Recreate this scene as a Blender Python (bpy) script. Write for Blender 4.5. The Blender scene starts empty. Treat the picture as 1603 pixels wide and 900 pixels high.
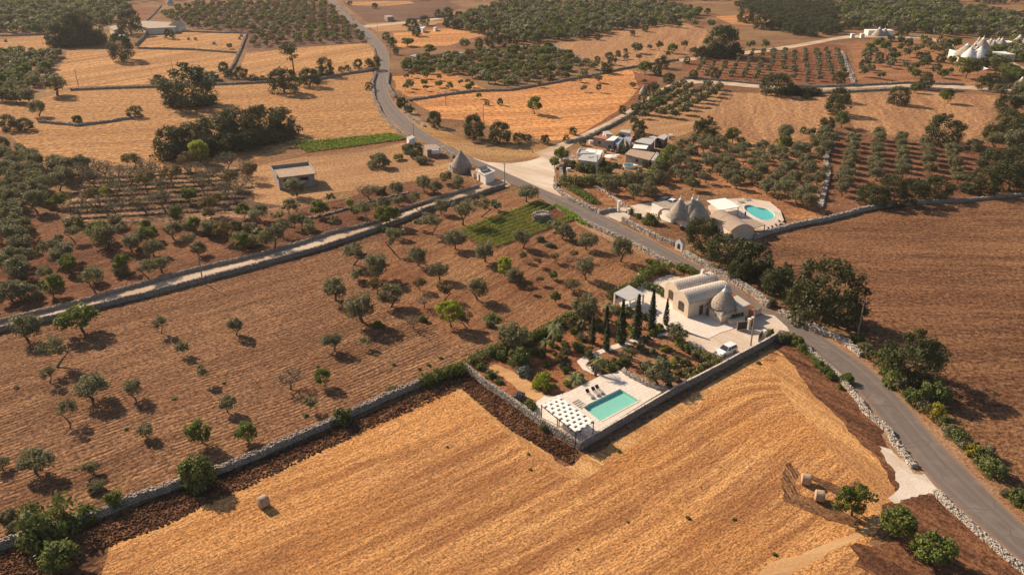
import bpy, bmesh, math, random
import numpy as np
from mathutils import Vector, Matrix
R=math.radians
# ------------------------------------------------------------------ camera
F=1260.0; H=70.0; TH=math.atan(575.0/F)
sc=bpy.context.scene; col=sc.collection
cam=bpy.data.cameras.new('camera'); co=bpy.data.objects.new('camera',cam); col.objects.link(co)
cam.sensor_width=36; cam.lens=F/1603*36; cam.clip_start=0.5; cam.clip_end=6000
co.location=(0,0,H); co.rotation_euler=(math.pi/2-TH,0,0); sc.camera=co
# ------------------------------------------------------------------ world, sun, exposure
SUN_EL=R(31); SUN_DIR=-41.0            # shadows fall towards this heading
w=bpy.data.worlds.new('World'); sc.world=w; w.use_nodes=True
nt=w.node_tree; nt.nodes.clear()
sky=nt.nodes.new('ShaderNodeTexSky'); sky.sky_type='NISHITA'; sky.sun_disc=False
sky.sun_elevation=SUN_EL; sky.sun_rotation=R(90-(SUN_DIR+180)); sky.altitude=300; sky.dust_density=2.0
bg=nt.nodes.new('ShaderNodeBackground'); bg.inputs[1].default_value=0.075
wo=nt.nodes.new('ShaderNodeOutputWorld'); nt.links.new(sky.outputs[0],bg.inputs[0]); nt.links.new(bg.outputs[0],wo.inputs[0])
sl=bpy.data.lights.new('sun','SUN'); so=bpy.data.objects.new('sun',sl); col.objects.link(so)
sl.energy=4.9; sl.angle=R(0.6); sl.color=(1.0,0.81,0.61)
d=Vector((math.cos(R(SUN_DIR))*math.cos(SUN_EL),math.sin(R(SUN_DIR))*math.cos(SUN_EL),-math.sin(SUN_EL)))
so.rotation_euler=d.to_track_quat('-Z','Y').to_euler()
sc.view_settings.view_transform='Standard'; sc.view_settings.look='None'
sc.view_settings.exposure=0.53; sc.view_settings.gamma=1; sc.view_settings.use_curve_mapping=False
# ------------------------------------------------------------------ helpers
rng=np.random.default_rng(7); rnd=random.Random(5)
ct,st=math.cos(TH),math.sin(TH)
def G(px,py,z=0.0):
    """real ground position of a point surveyed on the photograph"""
    u=px-801.5; v=py-450; t=(H-z)/(F*st+v*ct)
    return (u*t,(F*ct-v*st)*t)
def SCL(py): return (F*st+(py-450)*ct)/H
def P(l,z=0.0): return [G(a,b,z) for a,b in l]
def tag(o,label=None,cat=None,group=None,kind=None):
    if label: o['label']=label
    if cat: o['category']=cat
    if group: o['group']=group
    if kind: o['kind']=kind
    return o
def empty(name,loc,rz=0):
    o=bpy.data.objects.new(name,None); col.objects.link(o); o.location=loc; o.rotation_euler=(0,0,rz); o.empty_display_size=.3
    return o
def mesh(name,V,Fc,mat,parent=None,smooth=False,uv=None,tint=None):
    me=bpy.data.meshes.new(name)
    me.from_pydata([tuple(map(float,v)) for v in V] if not isinstance(V,np.ndarray) else V.tolist(),[],Fc if not isinstance(Fc,np.ndarray) else Fc.tolist())
    if mat: me.materials.append(mat)
    if smooth: me.polygons.foreach_set('use_smooth',[True]*len(me.polygons))
    if tint is not None:
        a=me.attributes.new('tint','FLOAT','FACE'); a.data.foreach_set('value',np.asarray(tint,dtype=np.float32))
    me.update()
    o=bpy.data.objects.new(name,me); col.objects.link(o)
    if parent: o.parent=parent
    return o
class MB:
    def __init__(s): s.v=[]; s.f=[]
    def add(s,V,Fc):
        n=len(s.v); s.v+= [tuple(x) for x in V]; s.f+=[tuple(i+n for i in f) for f in Fc]; return s
    def prism(s,pts,z0,z1):
        n=len(pts); A=sum(pts[i][0]*pts[(i+1)%n][1]-pts[(i+1)%n][0]*pts[i][1] for i in range(n))
        if A<0: pts=pts[::-1]
        zt=z1 if hasattr(z1,'__len__') else [z1]*n
        if A<0 and hasattr(z1,'__len__'): zt=list(zt)[::-1]
        V=[(p[0],p[1],z0) for p in pts]+[(p[0],p[1],zt[i]) for i,p in enumerate(pts)]
        Fc=[tuple(range(n))[::-1],tuple(range(n,2*n))]+[(i,(i+1)%n,n+(i+1)%n,n+i) for i in range(n)]
        return s.add(V,Fc)
    def box(s,cx,cy,cz,lx,ly,lz,rz=0):
        c,q=math.cos(rz),math.sin(rz)
        pts=[(cx+c*a-q*b,cy+q*a+c*b) for a,b in ((-lx/2,-ly/2),(lx/2,-ly/2),(lx/2,ly/2),(-lx/2,ly/2))]
        return s.prism(pts,cz-lz/2,cz+lz/2)
    def bar(s,a,b,r,r2=None,n=6):
        a=Vector(a);b=Vector(b);r2=r if r2 is None else r2
        d=(b-a).normalized(); x=d.orthogonal().normalized(); y=d.cross(x)
        V=[];
        for p,rr in((a,r),(b,r2)):
            for i in range(n):
                t=2*math.pi*i/n; V.append(p+x*rr*math.cos(t)+y*rr*math.sin(t))
        Fc=[(i,(i+1)%n,n+(i+1)%n,n+i) for i in range(n)]+[tuple(range(n))[::-1],tuple(range(n,2*n))]
        return s.add(V,Fc)
    def lathe(s,prof,cx=0,cy=0,n=24,jit=0):
        V=[];Fc=[]
        for r,z in prof:
            for i in range(n):
                t=2*math.pi*i/n; rr=r*(1+jit*(rnd.random()-.5)); V.append((cx+rr*math.cos(t),cy+rr*math.sin(t),z))
        for k in range(len(prof)-1):
            for i in range(n):
                Fc.append((k*n+i,k*n+(i+1)%n,(k+1)*n+(i+1)%n,(k+1)*n+i))
        Fc.append(tuple(range(n))[::-1]); Fc.append(tuple(range((len(prof)-1)*n,len(prof)*n)))
        return s.add(V,Fc)
    def build(s,name,mat,parent=None,smooth=False):
        # vertices are given in world coordinates; keep them relative to the parent
        V=s.v
        if parent is not None:
            M=(Matrix.Translation(parent.location)@parent.rotation_euler.to_matrix().to_4x4()).inverted()
            V=[tuple(M@Vector(v)) for v in V]
        return mesh(name,V,s.f,mat,parent,smooth)
def sub(pts,step=3.0,jit=0.0,closed=False):
    out=[]; n=len(pts)
    for i in range(n if closed else n-1):
        a,b=pts[i],pts[(i+1)%n]; L=math.hypot(b[0]-a[0],b[1]-a[1]); k=max(1,int(L/step))
        for j in range(k):
            t=j/k; x=a[0]+(b[0]-a[0])*t; y=a[1]+(b[1]-a[1])*t
            if j: x+=rnd.uniform(-jit,jit); y+=rnd.uniform(-jit,jit)
            out.append((x,y))
    if not closed: out.append(pts[-1])
    return out
def smooth_path(pts,it=2):
    for _ in range(it):
        q=[pts[0]]
        for a,b in zip(pts[:-1],pts[1:]):
            q.append((a[0]*.75+b[0]*.25,a[1]*.75+b[1]*.25)); q.append((a[0]*.25+b[0]*.75,a[1]*.25+b[1]*.75))
        q.append(pts[-1]); pts=q
    return pts
def inpoly(p,poly):
    x,y=p; c=False; j=len(poly)-1
    for i in range(len(poly)):
        xi,yi=poly[i]; xj,yj=poly[j]
        if (yi>y)!=(yj>y) and x<(xj-xi)*(y-yi)/(yj-yi)+xi: c=not c
        j=i
    return c
# ------------------------------------------------------------------ materials
def newmat(name):
    m=bpy.data.materials.new(name); m.use_nodes=True; t=m.node_tree; b=t.nodes['Principled BSDF']
    b.inputs['Roughness'].default_value=.85; b.inputs['Specular IOR Level'].default_value=.2
    return m,t,b
def N(t,k,**kw):
    n=t.nodes.new('ShaderNode'+k)
    for a,v in kw.items():
        if a in n.inputs.keys(): n.inputs[a].default_value=v
        else: setattr(n,a,v)
    return n
def noise(t,vec,scale,detail=4,rough=.6,dist=0):
    n=N(t,'TexNoise',Scale=scale,Detail=detail,Roughness=rough,Distortion=dist); t.links.new(vec,n.inputs['Vector']); return n.outputs['Fac']
def ramp(t,fac,a,b):
    n=N(t,'MapRange'); n.inputs['From Min'].default_value=a; n.inputs['From Max'].default_value=b; t.links.new(fac,n.inputs['Value']); return n.outputs[0]
def mixc(t,fac,a,b,mode='MIX'):
    n=N(t,'Mix',data_type='RGBA',blend_type=mode)
    for k,v in ((0,fac),(6,a),(7,b)):
        if isinstance(v,(float,int)): n.inputs[k].default_value=v
        elif isinstance(v,tuple): n.inputs[k].default_value=(*v,1)
        else: t.links.new(v,n.inputs[k])
    return n.outputs[2]
def math_(t,op,a,b=0.0):
    n=N(t,'Math',operation=op)
    for k,v in ((0,a),(1,b)):
        if isinstance(v,(float,int)): n.inputs[k].default_value=v
        else: t.links.new(v,n.inputs[k])
    return n.outputs[0]
def ground_mat(name,c1,c2,c3=None,ang=0,rows=0,rowamp=.5,grain=3.0,bump=.15,patch=.03,streak=.5,bend=None,rowdist=1.5,c4=None,c4amt=.5,aniso=.12,rowcol=.35,gamt=.8):
    m,t,b=newmat(name); L=t.links
    tc=N(t,'TexCoord'); mp=N(t,'Mapping'); mp.inputs['Rotation'].default_value=(0,0,R(-ang)); L.new(tc.outputs['Object'],mp.inputs['Vector'])
    vec=mp.outputs[0]
    sx=N(t,'SeparateXYZ'); L.new(vec,sx.inputs[0]); X,Y=sx.outputs[0],sx.outputs[1]
    if bend:
        x0,k=bend; q=math_(t,'MAXIMUM',math_(t,'SUBTRACT',X,x0),0.0); q=math_(t,'MULTIPLY',math_(t,'MULTIPLY',q,q),k); Y=math_(t,'ADD',Y,q)
    wob=noise(t,vec,.03,2); Yw=math_(t,'ADD',Y,math_(t,'MULTIPLY',wob,4.0))
    cx=N(t,'CombineXYZ'); L.new(math_(t,'MULTIPLY',X,aniso),cx.inputs[0]); L.new(Yw,cx.inputs[1])
    s1=noise(t,cx.outputs[0],streak,6,.72)
    pt=noise(t,vec,patch,4,.6)
    gr=noise(t,vec,grain,5,.8)
    cg=N(t,'CombineXYZ'); L.new(math_(t,'MULTIPLY',X,.35),cg.inputs[0]); L.new(Yw,cg.inputs[1])
    gr2=noise(t,cg.outputs[0],grain*.8,4,.75)
    s0=noise(t,cx.outputs[0],streak*.3,3,.6)
    c=mixc(t,ramp(t,math_(t,'ADD',math_(t,'MULTIPLY',s1,.5),math_(t,'MULTIPLY',s0,.5)),.44,.56),c2,c1)
    if c3: c=mixc(t,math_(t,'MULTIPLY',ramp(t,pt,.45,.7),.8),c,c3)
    if c4: c=mixc(t,math_(t,'MULTIPLY',ramp(t,gr2,.49,.57),c4amt),c,c4)
    hgt=math_(t,'ADD',math_(t,'MULTIPLY',gr,.55),math_(t,'MULTIPLY',gr2,.6))
    if rows:
        cw=N(t,'CombineXYZ'); L.new(X,cw.inputs[0]); L.new(Yw,cw.inputs[1])
        wv=N(t,'TexWave',wave_type='BANDS',bands_direction='Y'); wv.inputs['Scale'].default_value=1.0/rows*.314*1.0; wv.inputs['Distortion'].default_value=rowdist; wv.inputs['Detail'].default_value=3; wv.inputs['Detail Scale'].default_value=1.2
        L.new(cw.outputs[0],wv.inputs['Vector'])
        brk=math_(t,'MULTIPLY',wv.outputs['Fac'],ramp(t,noise(t,vec,.12,3),.3,.6))
        hgt=math_(t,'ADD',hgt,math_(t,'MULTIPLY',brk,rowamp))
        c=mixc(t,math_(t,'MULTIPLY',brk,rowcol),c,c2)
    c=mixc(t,math_(t,'MULTIPLY',ramp(t,gr,.48,.60),gamt),c,mixc(t,1.0,c,(.34,.28,.26),'MULTIPLY'))
    c=mixc(t,math_(t,'MULTIPLY',ramp(t,gr,.47,.38),gamt),c,mixc(t,1.0,c,(1.45,1.42,1.40),'MULTIPLY'))
    L.new(c,b.inputs['Base Color'])
    bp=N(t,'Bump',Strength=1.0,Distance=bump); L.new(hgt,bp.inputs['Height']); L.new(bp.outputs[0],b.inputs['Normal'])
    b.inputs['Specular IOR Level'].default_value=.05; b.inputs['Roughness'].default_value=1
    return m
def plain(name,c,rough=.8,var=.15,scale=2.0,bump=0.0,metal=0,spec=.25):
    m,t,b=newmat(name); L=t.links; tc=N(t,'TexCoord')
    n=noise(t,tc.outputs['Object'],scale,6,.65)
    cc=mixc(t,ramp(t,n,.3,.7),tuple(x*(1-var) for x in c),tuple(min(1,x*(1+var*.6)) for x in c))
    L.new(cc,b.inputs['Base Color']); b.inputs['Roughness'].default_value=rough; b.inputs['Metallic'].default_value=metal; b.inputs['Specular IOR Level'].default_value=spec
    if bump:
        bp=N(t,'Bump',Strength=1,Distance=bump); L.new(n,bp.inputs['Height']); L.new(bp.outputs[0],b.inputs['Normal'])
    return m
def stone_mat(name,c,dark,scale=2.2,bump=.06):
    m,t,b=newmat(name); L=t.links; tc=N(t,'TexCoord')
    v=N(t,'TexVoronoi',Scale=scale); L.new(tc.outputs['Object'],v.inputs['Vector'])
    v2=N(t,'TexVoronoi',Scale=scale,feature='DISTANCE_TO_EDGE'); L.new(tc.outputs['Object'],v2.inputs['Vector'])
    n=noise(t,tc.outputs['Object'],1.2,6,.7)
    s=N(t,'SeparateColor'); L.new(v.outputs['Color'],s.inputs[0])
    cc=mixc(t,math_(t,'MULTIPLY',s.outputs[0],.55),c,tuple(.55*x for x in c))
    cc=mixc(t,ramp(t,n,.45,.75),cc,dark)
    cc=mixc(t,ramp(t,v2.outputs['Distance'],.07,.0),cc,tuple(.35*x for x in dark))
    L.new(cc,b.inputs['Base Color'])
    h=math_(t,'ADD',ramp(t,v2.outputs['Distance'],0,.15),math_(t,'MULTIPLY',n,.5))
    bp=N(t,'Bump',Strength=1,Distance=bump); L.new(h,bp.inputs['Height']); L.new(bp.outputs[0],b.inputs['Normal'])
    return m
def leaf_mat(name,a,b_,trans=.25,var=.35):
    m,t,b=newmat(name); L=t.links
    at=N(t,'Attribute',attribute_name='tint',attribute_type='GEOMETRY')
    oi=N(t,'ObjectInfo')
    c=mixc(t,at.outputs['Fac'],a,b_)
    c=mixc(t,math_(t,'MULTIPLY',oi.outputs['Random'],var),c,tuple(x*k for x,k in zip(b_,(1.15,.8,.6))))
    L.new(c,b.inputs['Base Color']); b.inputs['Roughness'].default_value=.65; b.inputs['Specular IOR Level'].default_value=.25
    tr=N(t,'BsdfTranslucent'); L.new(mixc(t,.5,c,(1,1,.5),'MULTIPLY'),tr.inputs[0])
    mx=N(t,'MixShader'); mx.inputs[0].default_value=trans; L.new(b.outputs[0],mx.inputs[1]); L.new(tr.outputs[0],mx.inputs[2])
    L.new(mx.outputs[0],t.nodes['Material Output'].inputs[0])
    return m
M={}
M['base']=ground_mat('ground_soil',(.30,.165,.085),(.20,.10,.052),c3=(.36,.23,.11),ang=20,rows=0,grain=1.2,bump=.25,patch=.02,streak=.12,c4=(.10,.075,.035),c4amt=.45,aniso=.5)
M['gold']=ground_mat('stubble_gold',(.77,.405,.155),(.40,.18,.072),c3=(.62,.28,.09),ang=38,rows=0,grain=2.8,bump=.42,patch=.05,streak=.5,bend=(97,.05),c4=(.20,.095,.04),c4amt=.5,aniso=.07)
M['plough']=ground_mat('ploughed_soil',(.40,.22,.115),(.24,.125,.068),c3=(.30,.15,.08),ang=40,rows=.85,rowamp=.22,rowcol=.15,grain=1.7,bump=.9,patch=.035,streak=.5,c4=(.09,.048,.03),c4amt=.55,aniso=.09,gamt=1.0)
M['redplough']=ground_mat('red_soil',(.37,.185,.088),(.22,.10,.052),c3=(.42,.24,.115),ang=52,rows=2.6,rowamp=.25,rowcol=.15,grain=2.0,bump=.6,patch=.06,streak=.35,c4=(.10,.045,.028),c4amt=.5)
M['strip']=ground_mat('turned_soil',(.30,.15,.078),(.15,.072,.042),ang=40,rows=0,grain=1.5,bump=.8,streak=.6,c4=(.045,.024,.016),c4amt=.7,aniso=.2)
M['darkfield']=ground_mat('dark_ploughed_soil',(.34,.175,.085),(.15,.072,.04),c3=(.20,.09,.048),ang=-4,rows=0,grain=1.3,bump=.9,patch=.02,gamt=1.0,streak=.35,c4=(.31,.17,.085),c4amt=.6,aniso=.15)
M['wheat']=ground_mat('far_stubble',(.50,.275,.115),(.36,.185,.078),c3=(.45,.235,.092),ang=12,rows=4.5,rowamp=.35,grain=.6,bump=.3,patch=.02,streak=.25,aniso=.06,rowdist=.8,c4=(.26,.15,.07),c4amt=.35)
M['wheat2']=ground_mat('far_stubble_stripes',(.57,.315,.13),(.36,.185,.075),ang=58,rows=6.5,rowamp=.35,grain=.6,bump=.3,patch=.02,streak=.2,aniso=.05,rowdist=.6,rowcol=.6)
M['orange']=ground_mat('orange_dry_field',(.68,.33,.12),(.46,.20,.075),c3=(.50,.27,.12),ang=14,rows=3.5,rowamp=.4,grain=.6,bump=.35,patch=.03,streak=.25,aniso=.06)
M['brownfield']=ground_mat('brown_far_soil',(.20,.11,.07),(.14,.075,.052),c3=(.24,.14,.085),ang=10,rows=5,rowamp=.4,grain=.7,bump=.2,streak=.15)
M['redfar']=ground_mat('red_far_soil',(.29,.12,.06),(.20,.08,.042),c3=(.33,.16,.075),ang=0,rows=0,grain=.8,bump=.25,streak=.2,c4=(.12,.055,.03))
M['sandy']=ground_mat('sandy_yard_soil',(.50,.29,.14),(.36,.19,.09),c3=(.42,.24,.12),ang=30,rows=0,grain=1.4,bump=.15,streak=.25,c4=(.22,.14,.06),c4amt=.3)
M['drygrass']=ground_mat('dry_verge_grass',(.52,.30,.11),(.34,.18,.07),c3=(.40,.26,.14),ang=-20,grain=1.5,bump=.25,streak=.25,c4=(.15,.10,.05),c4amt=.4)
M['verge']=ground_mat('verge_soil',(.38,.20,.10),(.26,.125,.062),c3=(.45,.32,.2),ang=-55,grain=2.2,bump=.15,streak=.4,c4=(.15,.09,.045),c4amt=.35)
M['gardensoil']=ground_mat('garden_soil',(.38,.155,.07),(.23,.095,.048),c3=(.40,.25,.15),ang=10,grain=2.6,bump=.2,streak=.4,c4=(.10,.06,.03),c4amt=.4)
M['wheelmark2']=ground_mat('wheel_mark_soil_lower',(.34,.18,.085),(.16,.08,.042),ang=-32,rows=.5,rowamp=.35,grain=1.8,bump=.4,streak=1.0,c4=(.08,.045,.026),c4amt=.5,rowdist=3)
M['wheelmark']=ground_mat('wheel_mark_soil',(.34,.18,.085),(.16,.08,.042),ang=-88,rows=.5,rowdist=3,rowamp=.35,grain=1.4,bump=.4,streak=.6,c4=(.06,.035,.022),c4amt=.5)
M['margin']=ground_mat('margin_soil',(.27,.125,.062),(.13,.06,.034),ang=-55,grain=1.7,bump=.5,streak=.8,c4=(.07,.035,.022),c4amt=.5)
M['terraced']=ground_mat('terraced_soil',(.52,.30,.15),(.17,.10,.07),c3=(.36,.20,.11),ang=6,rows=4.6,rowamp=.8,rowcol=.95,grain=.9,bump=.4,streak=.3,c4=(.16,.10,.06),c4amt=.5,rowdist=1.2)  # dark row colour paints in the shaded furrows of the terraces
M['headland']=ground_mat('stubble_headland',(.76,.43,.175),(.55,.28,.11),ang=-51,grain=2.8,bump=.4,streak=.8,c4=(.24,.12,.05),c4amt=.4,aniso=.06,gamt=.6)
M['headland2']=ground_mat('stubble_headland_road',(.74,.40,.155),(.50,.25,.10),ang=-66,grain=2.8,bump=.4,streak=.7,c4=(.24,.12,.05),c4amt=.4,aniso=.06,gamt=.6)
M['grovesoil']=ground_mat('orange_grove_soil',(.46,.225,.10),(.27,.12,.06),c3=(.38,.20,.10),ang=8,rows=6.2,rowamp=.3,rowcol=.4,grain=.9,bump=.4,streak=.3,c4=(.17,.09,.05),c4amt=.4)
M['tanfield']=ground_mat('tan_dry_field',(.48,.265,.125),(.33,.17,.085),c3=(.42,.235,.115),ang=75,rows=5,rowamp=.25,rowcol=.3,grain=.7,bump=.35,patch=.02,streak=.25,c4=(.22,.13,.07),c4amt=.35,aniso=.1)
M['redgrove']=ground_mat('dark_red_grove_soil',(.26,.12,.062),(.15,.068,.04),c3=(.33,.17,.09),ang=44,grain=1.4,bump=.6,patch=.04,streak=.4,c4=(.07,.04,.028),c4amt=.5)
M['gravel']=ground_mat('pale_gravel',(.70,.59,.47),(.56,.44,.33),c3=(.56,.43,.30),ang=-45,grain=3.5,bump=.06,patch=.08,streak=.3,aniso=.2,gamt=.25)
M['whitegravel']=ground_mat('white_gravel',(.68,.59,.49),(.52,.42,.32),c3=(.50,.37,.25),ang=-45,grain=3.5,bump=.05,patch=.1,streak=.3,aniso=.3,gamt=.25)
M['track']=ground_mat('track_dust',(.62,.49,.36),(.48,.34,.22),c3=(.42,.28,.17),ang=42,grain=3,bump=.08,patch=.1,streak=.9,aniso=.08,gamt=.25)
M['sandpath']=ground_mat('sand_path',(.60,.36,.17),(.46,.25,.11),ang=20,grain=3,bump=.04,streak=.5,gamt=.25)
def paving_mat():
    m,t,b=newmat('paving'); L=t.links; tc=N(t,'TexCoord'); mp=N(t,'Mapping'); mp.inputs['Rotation'].default_value=(0,0,R(-40)); L.new(tc.outputs['Object'],mp.inputs['Vector'])
    br=N(t,'TexBrick',offset=.5); br.inputs['Scale'].default_value=1; br.inputs['Brick Width'].default_value=1.1; br.inputs['Row Height'].default_value=.75; br.inputs['Mortar Size'].default_value=.035
    br.inputs['Color1'].default_value=(.78,.69,.585,1); br.inputs['Color2'].default_value=(.72,.63,.53,1); br.inputs['Mortar'].default_value=(.50,.42,.34,1); L.new(mp.outputs[0],br.inputs['Vector'])
    n=noise(t,tc.outputs['Object'],.5,6,.65); L.new(mixc(t,math_(t,'MULTIPLY',ramp(t,n,.45,.7),.5),br.outputs['Color'],(.60,.48,.37)),b.inputs['Base Color']); b.inputs['Roughness'].default_value=.8
    return m
M['paving']=paving_mat()
def road_mat():
    m,t,b=newmat('asphalt'); L=t.links
    uv=N(t,'UVMap'); s=N(t,'SeparateXYZ'); L.new(uv.outputs[0],s.inputs[0]); tc=N(t,'TexCoord')
    n=noise(t,tc.outputs['Object'],.35,5,.6); g=noise(t,tc.outputs['Object'],9,3,.8)
    cy=N(t,'CombineXYZ'); L.new(math_(t,'MULTIPLY',s.outputs[0],.02),cy.inputs[0]); L.new(math_(t,'MULTIPLY',s.outputs[1],6),cy.inputs[1])
    st_=noise(t,cy.outputs[0],2.0,4,.6)
    c=mixc(t,ramp(t,st_,.35,.7),(.155,.122,.102),(.205,.165,.138))
    c=mixc(t,math_(t,'MULTIPLY',ramp(t,n,.5,.68),.6),c,(.27,.215,.17))
    c=mixc(t,math_(t,'MULTIPLY',g,.3),c,(.08,.07,.062))
    tw=math_(t,'ABSOLUTE',math_(t,'SUBTRACT',math_(t,'ABSOLUTE',math_(t,'SUBTRACT',s.outputs[1],.5)),.21))
    c=mixc(t,math_(t,'MULTIPLY',ramp(t,tw,.09,.0),.35),c,(.235,.20,.17))
    vo=N(t,'TexVoronoi',Scale=.22,feature='DISTANCE_TO_EDGE'); L.new(tc.outputs['Object'],vo.inputs['Vector'])
    c=mixc(t,math_(t,'MULTIPLY',math_(t,'MULTIPLY',ramp(t,vo.outputs['Distance'],.035,.0),ramp(t,n,.45,.6)),.55),c,(.07,.06,.055))
    e=math_(t,'ABSOLUTE',math_(t,'SUBTRACT',s.outputs[1],.5)); e=math_(t,'ADD',e,math_(t,'MULTIPLY',math_(t,'SUBTRACT',noise(t,tc.outputs['Object'],1.2,4),.5),.12))
    c=mixc(t,math_(t,'MULTIPLY',ramp(t,e,.37,.51),.9),c,(.34,.20,.115))
    L.new(c,b.inputs['Base Color']); b.inputs['Roughness'].default_value=.9; b.inputs['Specular IOR Level'].default_value=.15
    return m
M['road']=road_mat()
M['stone']=stone_mat('dry_stone',(.50,.42,.34),(.27,.22,.18),2.4)
M['palestone']=stone_mat('pale_stone',(.62,.54,.45),(.38,.32,.26),2.4)
M['plaster']=plain('pale_plaster',(.68,.55,.41),.85,.16,.5,.02)
M['white']=plain('white_plaster',(.82,.76,.68),.8,.10,.4,.01)
M['chianca']=stone_mat('grey_roof_slabs',(.58,.48,.37),(.34,.28,.22),3.2,.05)
M['concrete']=plain('concrete',(.33,.29,.26),.9,.2,.8,.02)
M['roofgravel']=plain('roof_gravel',(.42,.30,.21),.95,.3,1.2,.03)
M['terracotta']=plain('red_tiles',(.40,.17,.11),.85,.3,2,.04)
M['greyroof']=plain('grey_roof_sheet',(.46,.44,.41),.6,.12,1)
M['blueroof']=plain('blue_grey_sheet',(.30,.36,.46),.5,.1,1)
M['brownroof']=plain('brown_roof',(.36,.27,.20),.85,.15,1,.03)
M['canopy']=plain('canopy_fabric',(.84,.80,.74),.8,.05,1)
M['wood']=plain('dark_wood',(.06,.04,.028),.6,.3,5)
M['brownwood']=plain('brown_wood',(.16,.075,.04),.6,.3,5)
M['pole']=plain('weathered_pole',(.34,.27,.21),.8,.25,3)
M['metal']=plain('dark_metal',(.05,.045,.042),.5,.1,3)
M['bark']=plain('bark',(.12,.085,.06),.95,.35,4,.05)
M['glass']=plain('window_glass',(.03,.035,.04),.12,.1,1,0,0,.6)
M['basin']=plain('pool_plaster',(.46,.66,.56),.6,.05,1)
M['hay']=ground_mat('hay',(.56,.40,.26),(.36,.24,.15),grain=9,bump=.06,streak=3,gamt=.25)
M['car']=plain('white_car_paint',(.80,.80,.80),.25,.02,1,0,0,.6)
M['darkcar']=plain('dark_car_paint',(.035,.04,.055),.25,.02,1,0,0,.6)
M['tyre']=plain('tyre',(.02,.02,.02),.9,.1,1)
M['rim']=plain('rim_metal',(.45,.45,.45),.3,.1,1,0,.8)
M['skin']=plain('skin',(.45,.26,.17),.6,.05,3)
M['cloth']=plain('dark_cloth',(.05,.05,.08),.9,.1,3)
M['hair']=plain('dark_hair',(.03,.02,.015),.8,.1,3)
M['terra']=plain('clay',(.42,.2,.12),.8,.2,2)
def water_mat(name,tint):
    m,t,b=newmat(name); L=t.links; tc=N(t,'TexCoord'); n=noise(t,tc.outputs['Object'],1.6,3,.5)
    bp=N(t,'Bump',Strength=.25,Distance=.05); L.new(n,bp.inputs['Height'])
    tr=N(t,'BsdfTransparent'); tr.inputs[0].default_value=(*tint,1)
    gl=N(t,'BsdfGlossy'); gl.inputs['Roughness'].default_value=.03; L.new(bp.outputs[0],gl.inputs['Normal'])
    lw=N(t,'LayerWeight',Blend=.5); fr=N(t,'Math',operation='MULTIPLY_ADD'); L.new(math_(t,'POWER',lw.outputs['Facing'],4.0),fr.inputs[0]); fr.inputs[1].default_value=.5; fr.inputs[2].default_value=.02
    mx=N(t,'MixShader'); L.new(fr.outputs[0],mx.inputs[0]); L.new(tr.outputs[0],mx.inputs[1]); L.new(gl.outputs[0],mx.inputs[2]); L.new(mx.outputs[0],t.nodes['Material Output'].inputs[0])
    return m
M['water']=water_mat('pool_water',(.70,.93,.90)); M['water2']=water_mat('blue_pool_water',(.50,.88,.93))
def tile_mat():
    m,t,b=newmat('white_roof_tiles'); L=t.links; uv=N(t,'UVMap')
    br=N(t,'TexBrick',offset=.5); br.inputs['Scale'].default_value=1.0; br.inputs['Brick Width'].default_value=.62; br.inputs['Row Height'].default_value=.36; br.inputs['Mortar Size'].default_value=.05; br.inputs['Mortar Smooth'].default_value=.3
    br.inputs['Color1'].default_value=(.88,.78,.66,1); br.inputs['Color2'].default_value=(.80,.69,.57,1); br.inputs['Mortar'].default_value=(.40,.31,.23,1)
    L.new(uv.outputs[0],br.inputs['Vector'])
    tc=N(t,'TexCoord'); n=noise(t,tc.outputs['Object'],1.2,5)
    L.new(mixc(t,math_(t,'MULTIPLY',ramp(t,n,.45,.75),.3),br.outputs['Color'],(.42,.33,.25)),b.inputs['Base Color'])
    bp=N(t,'Bump',Strength=1,Distance=.08,invert=True); L.new(br.outputs['Fac'],bp.inputs['Height']); L.new(bp.outputs[0],b.inputs['Normal'])
    return m
M['tiles']=tile_mat()
LF={
 'olive':leaf_mat('olive_leaves',(.29,.275,.155),(.15,.15,.078),.35),
 'oak':leaf_mat('oak_leaves',(.12,.125,.045),(.05,.06,.02),.25,.25),
 'walnut':leaf_mat('walnut_leaves',(.24,.27,.055),(.10,.135,.03),.35),
 'fig':leaf_mat('yellow_green_leaves',(.46,.46,.06),(.22,.26,.04),.4,.1),
 'almond':leaf_mat('almond_leaves',(.24,.21,.14),(.13,.12,.075),.2),
 'brownish':leaf_mat('dry_leaves',(.27,.20,.07),(.13,.10,.04),.3),
 'cypress':leaf_mat('cypress_leaves',(.075,.09,.036),(.03,.042,.018),.2,.2),
 'palm':leaf_mat('palm_fronds',(.30,.33,.14),(.12,.16,.06),.35,.2),
 'vine':leaf_mat('vine_leaves',(.36,.46,.07),(.16,.24,.04),.4,.05),
 'lavender':leaf_mat('lavender_leaves',(.26,.22,.25),(.16,.16,.13),.2,.1),
 'grass':leaf_mat('grass_blades',(.34,.32,.14),(.18,.19,.07),.3,.2),
 'hedge':leaf_mat('hedge_leaves',(.20,.22,.055),(.085,.11,.03),.25,.15),
 'yellow':leaf_mat('yellow_flower_leaves',(.55,.42,.03),(.20,.18,.03),.3,.1),
 'agave':leaf_mat('agave_leaves',(.38,.40,.34),(.14,.17,.11),.1,.1),
}
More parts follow.
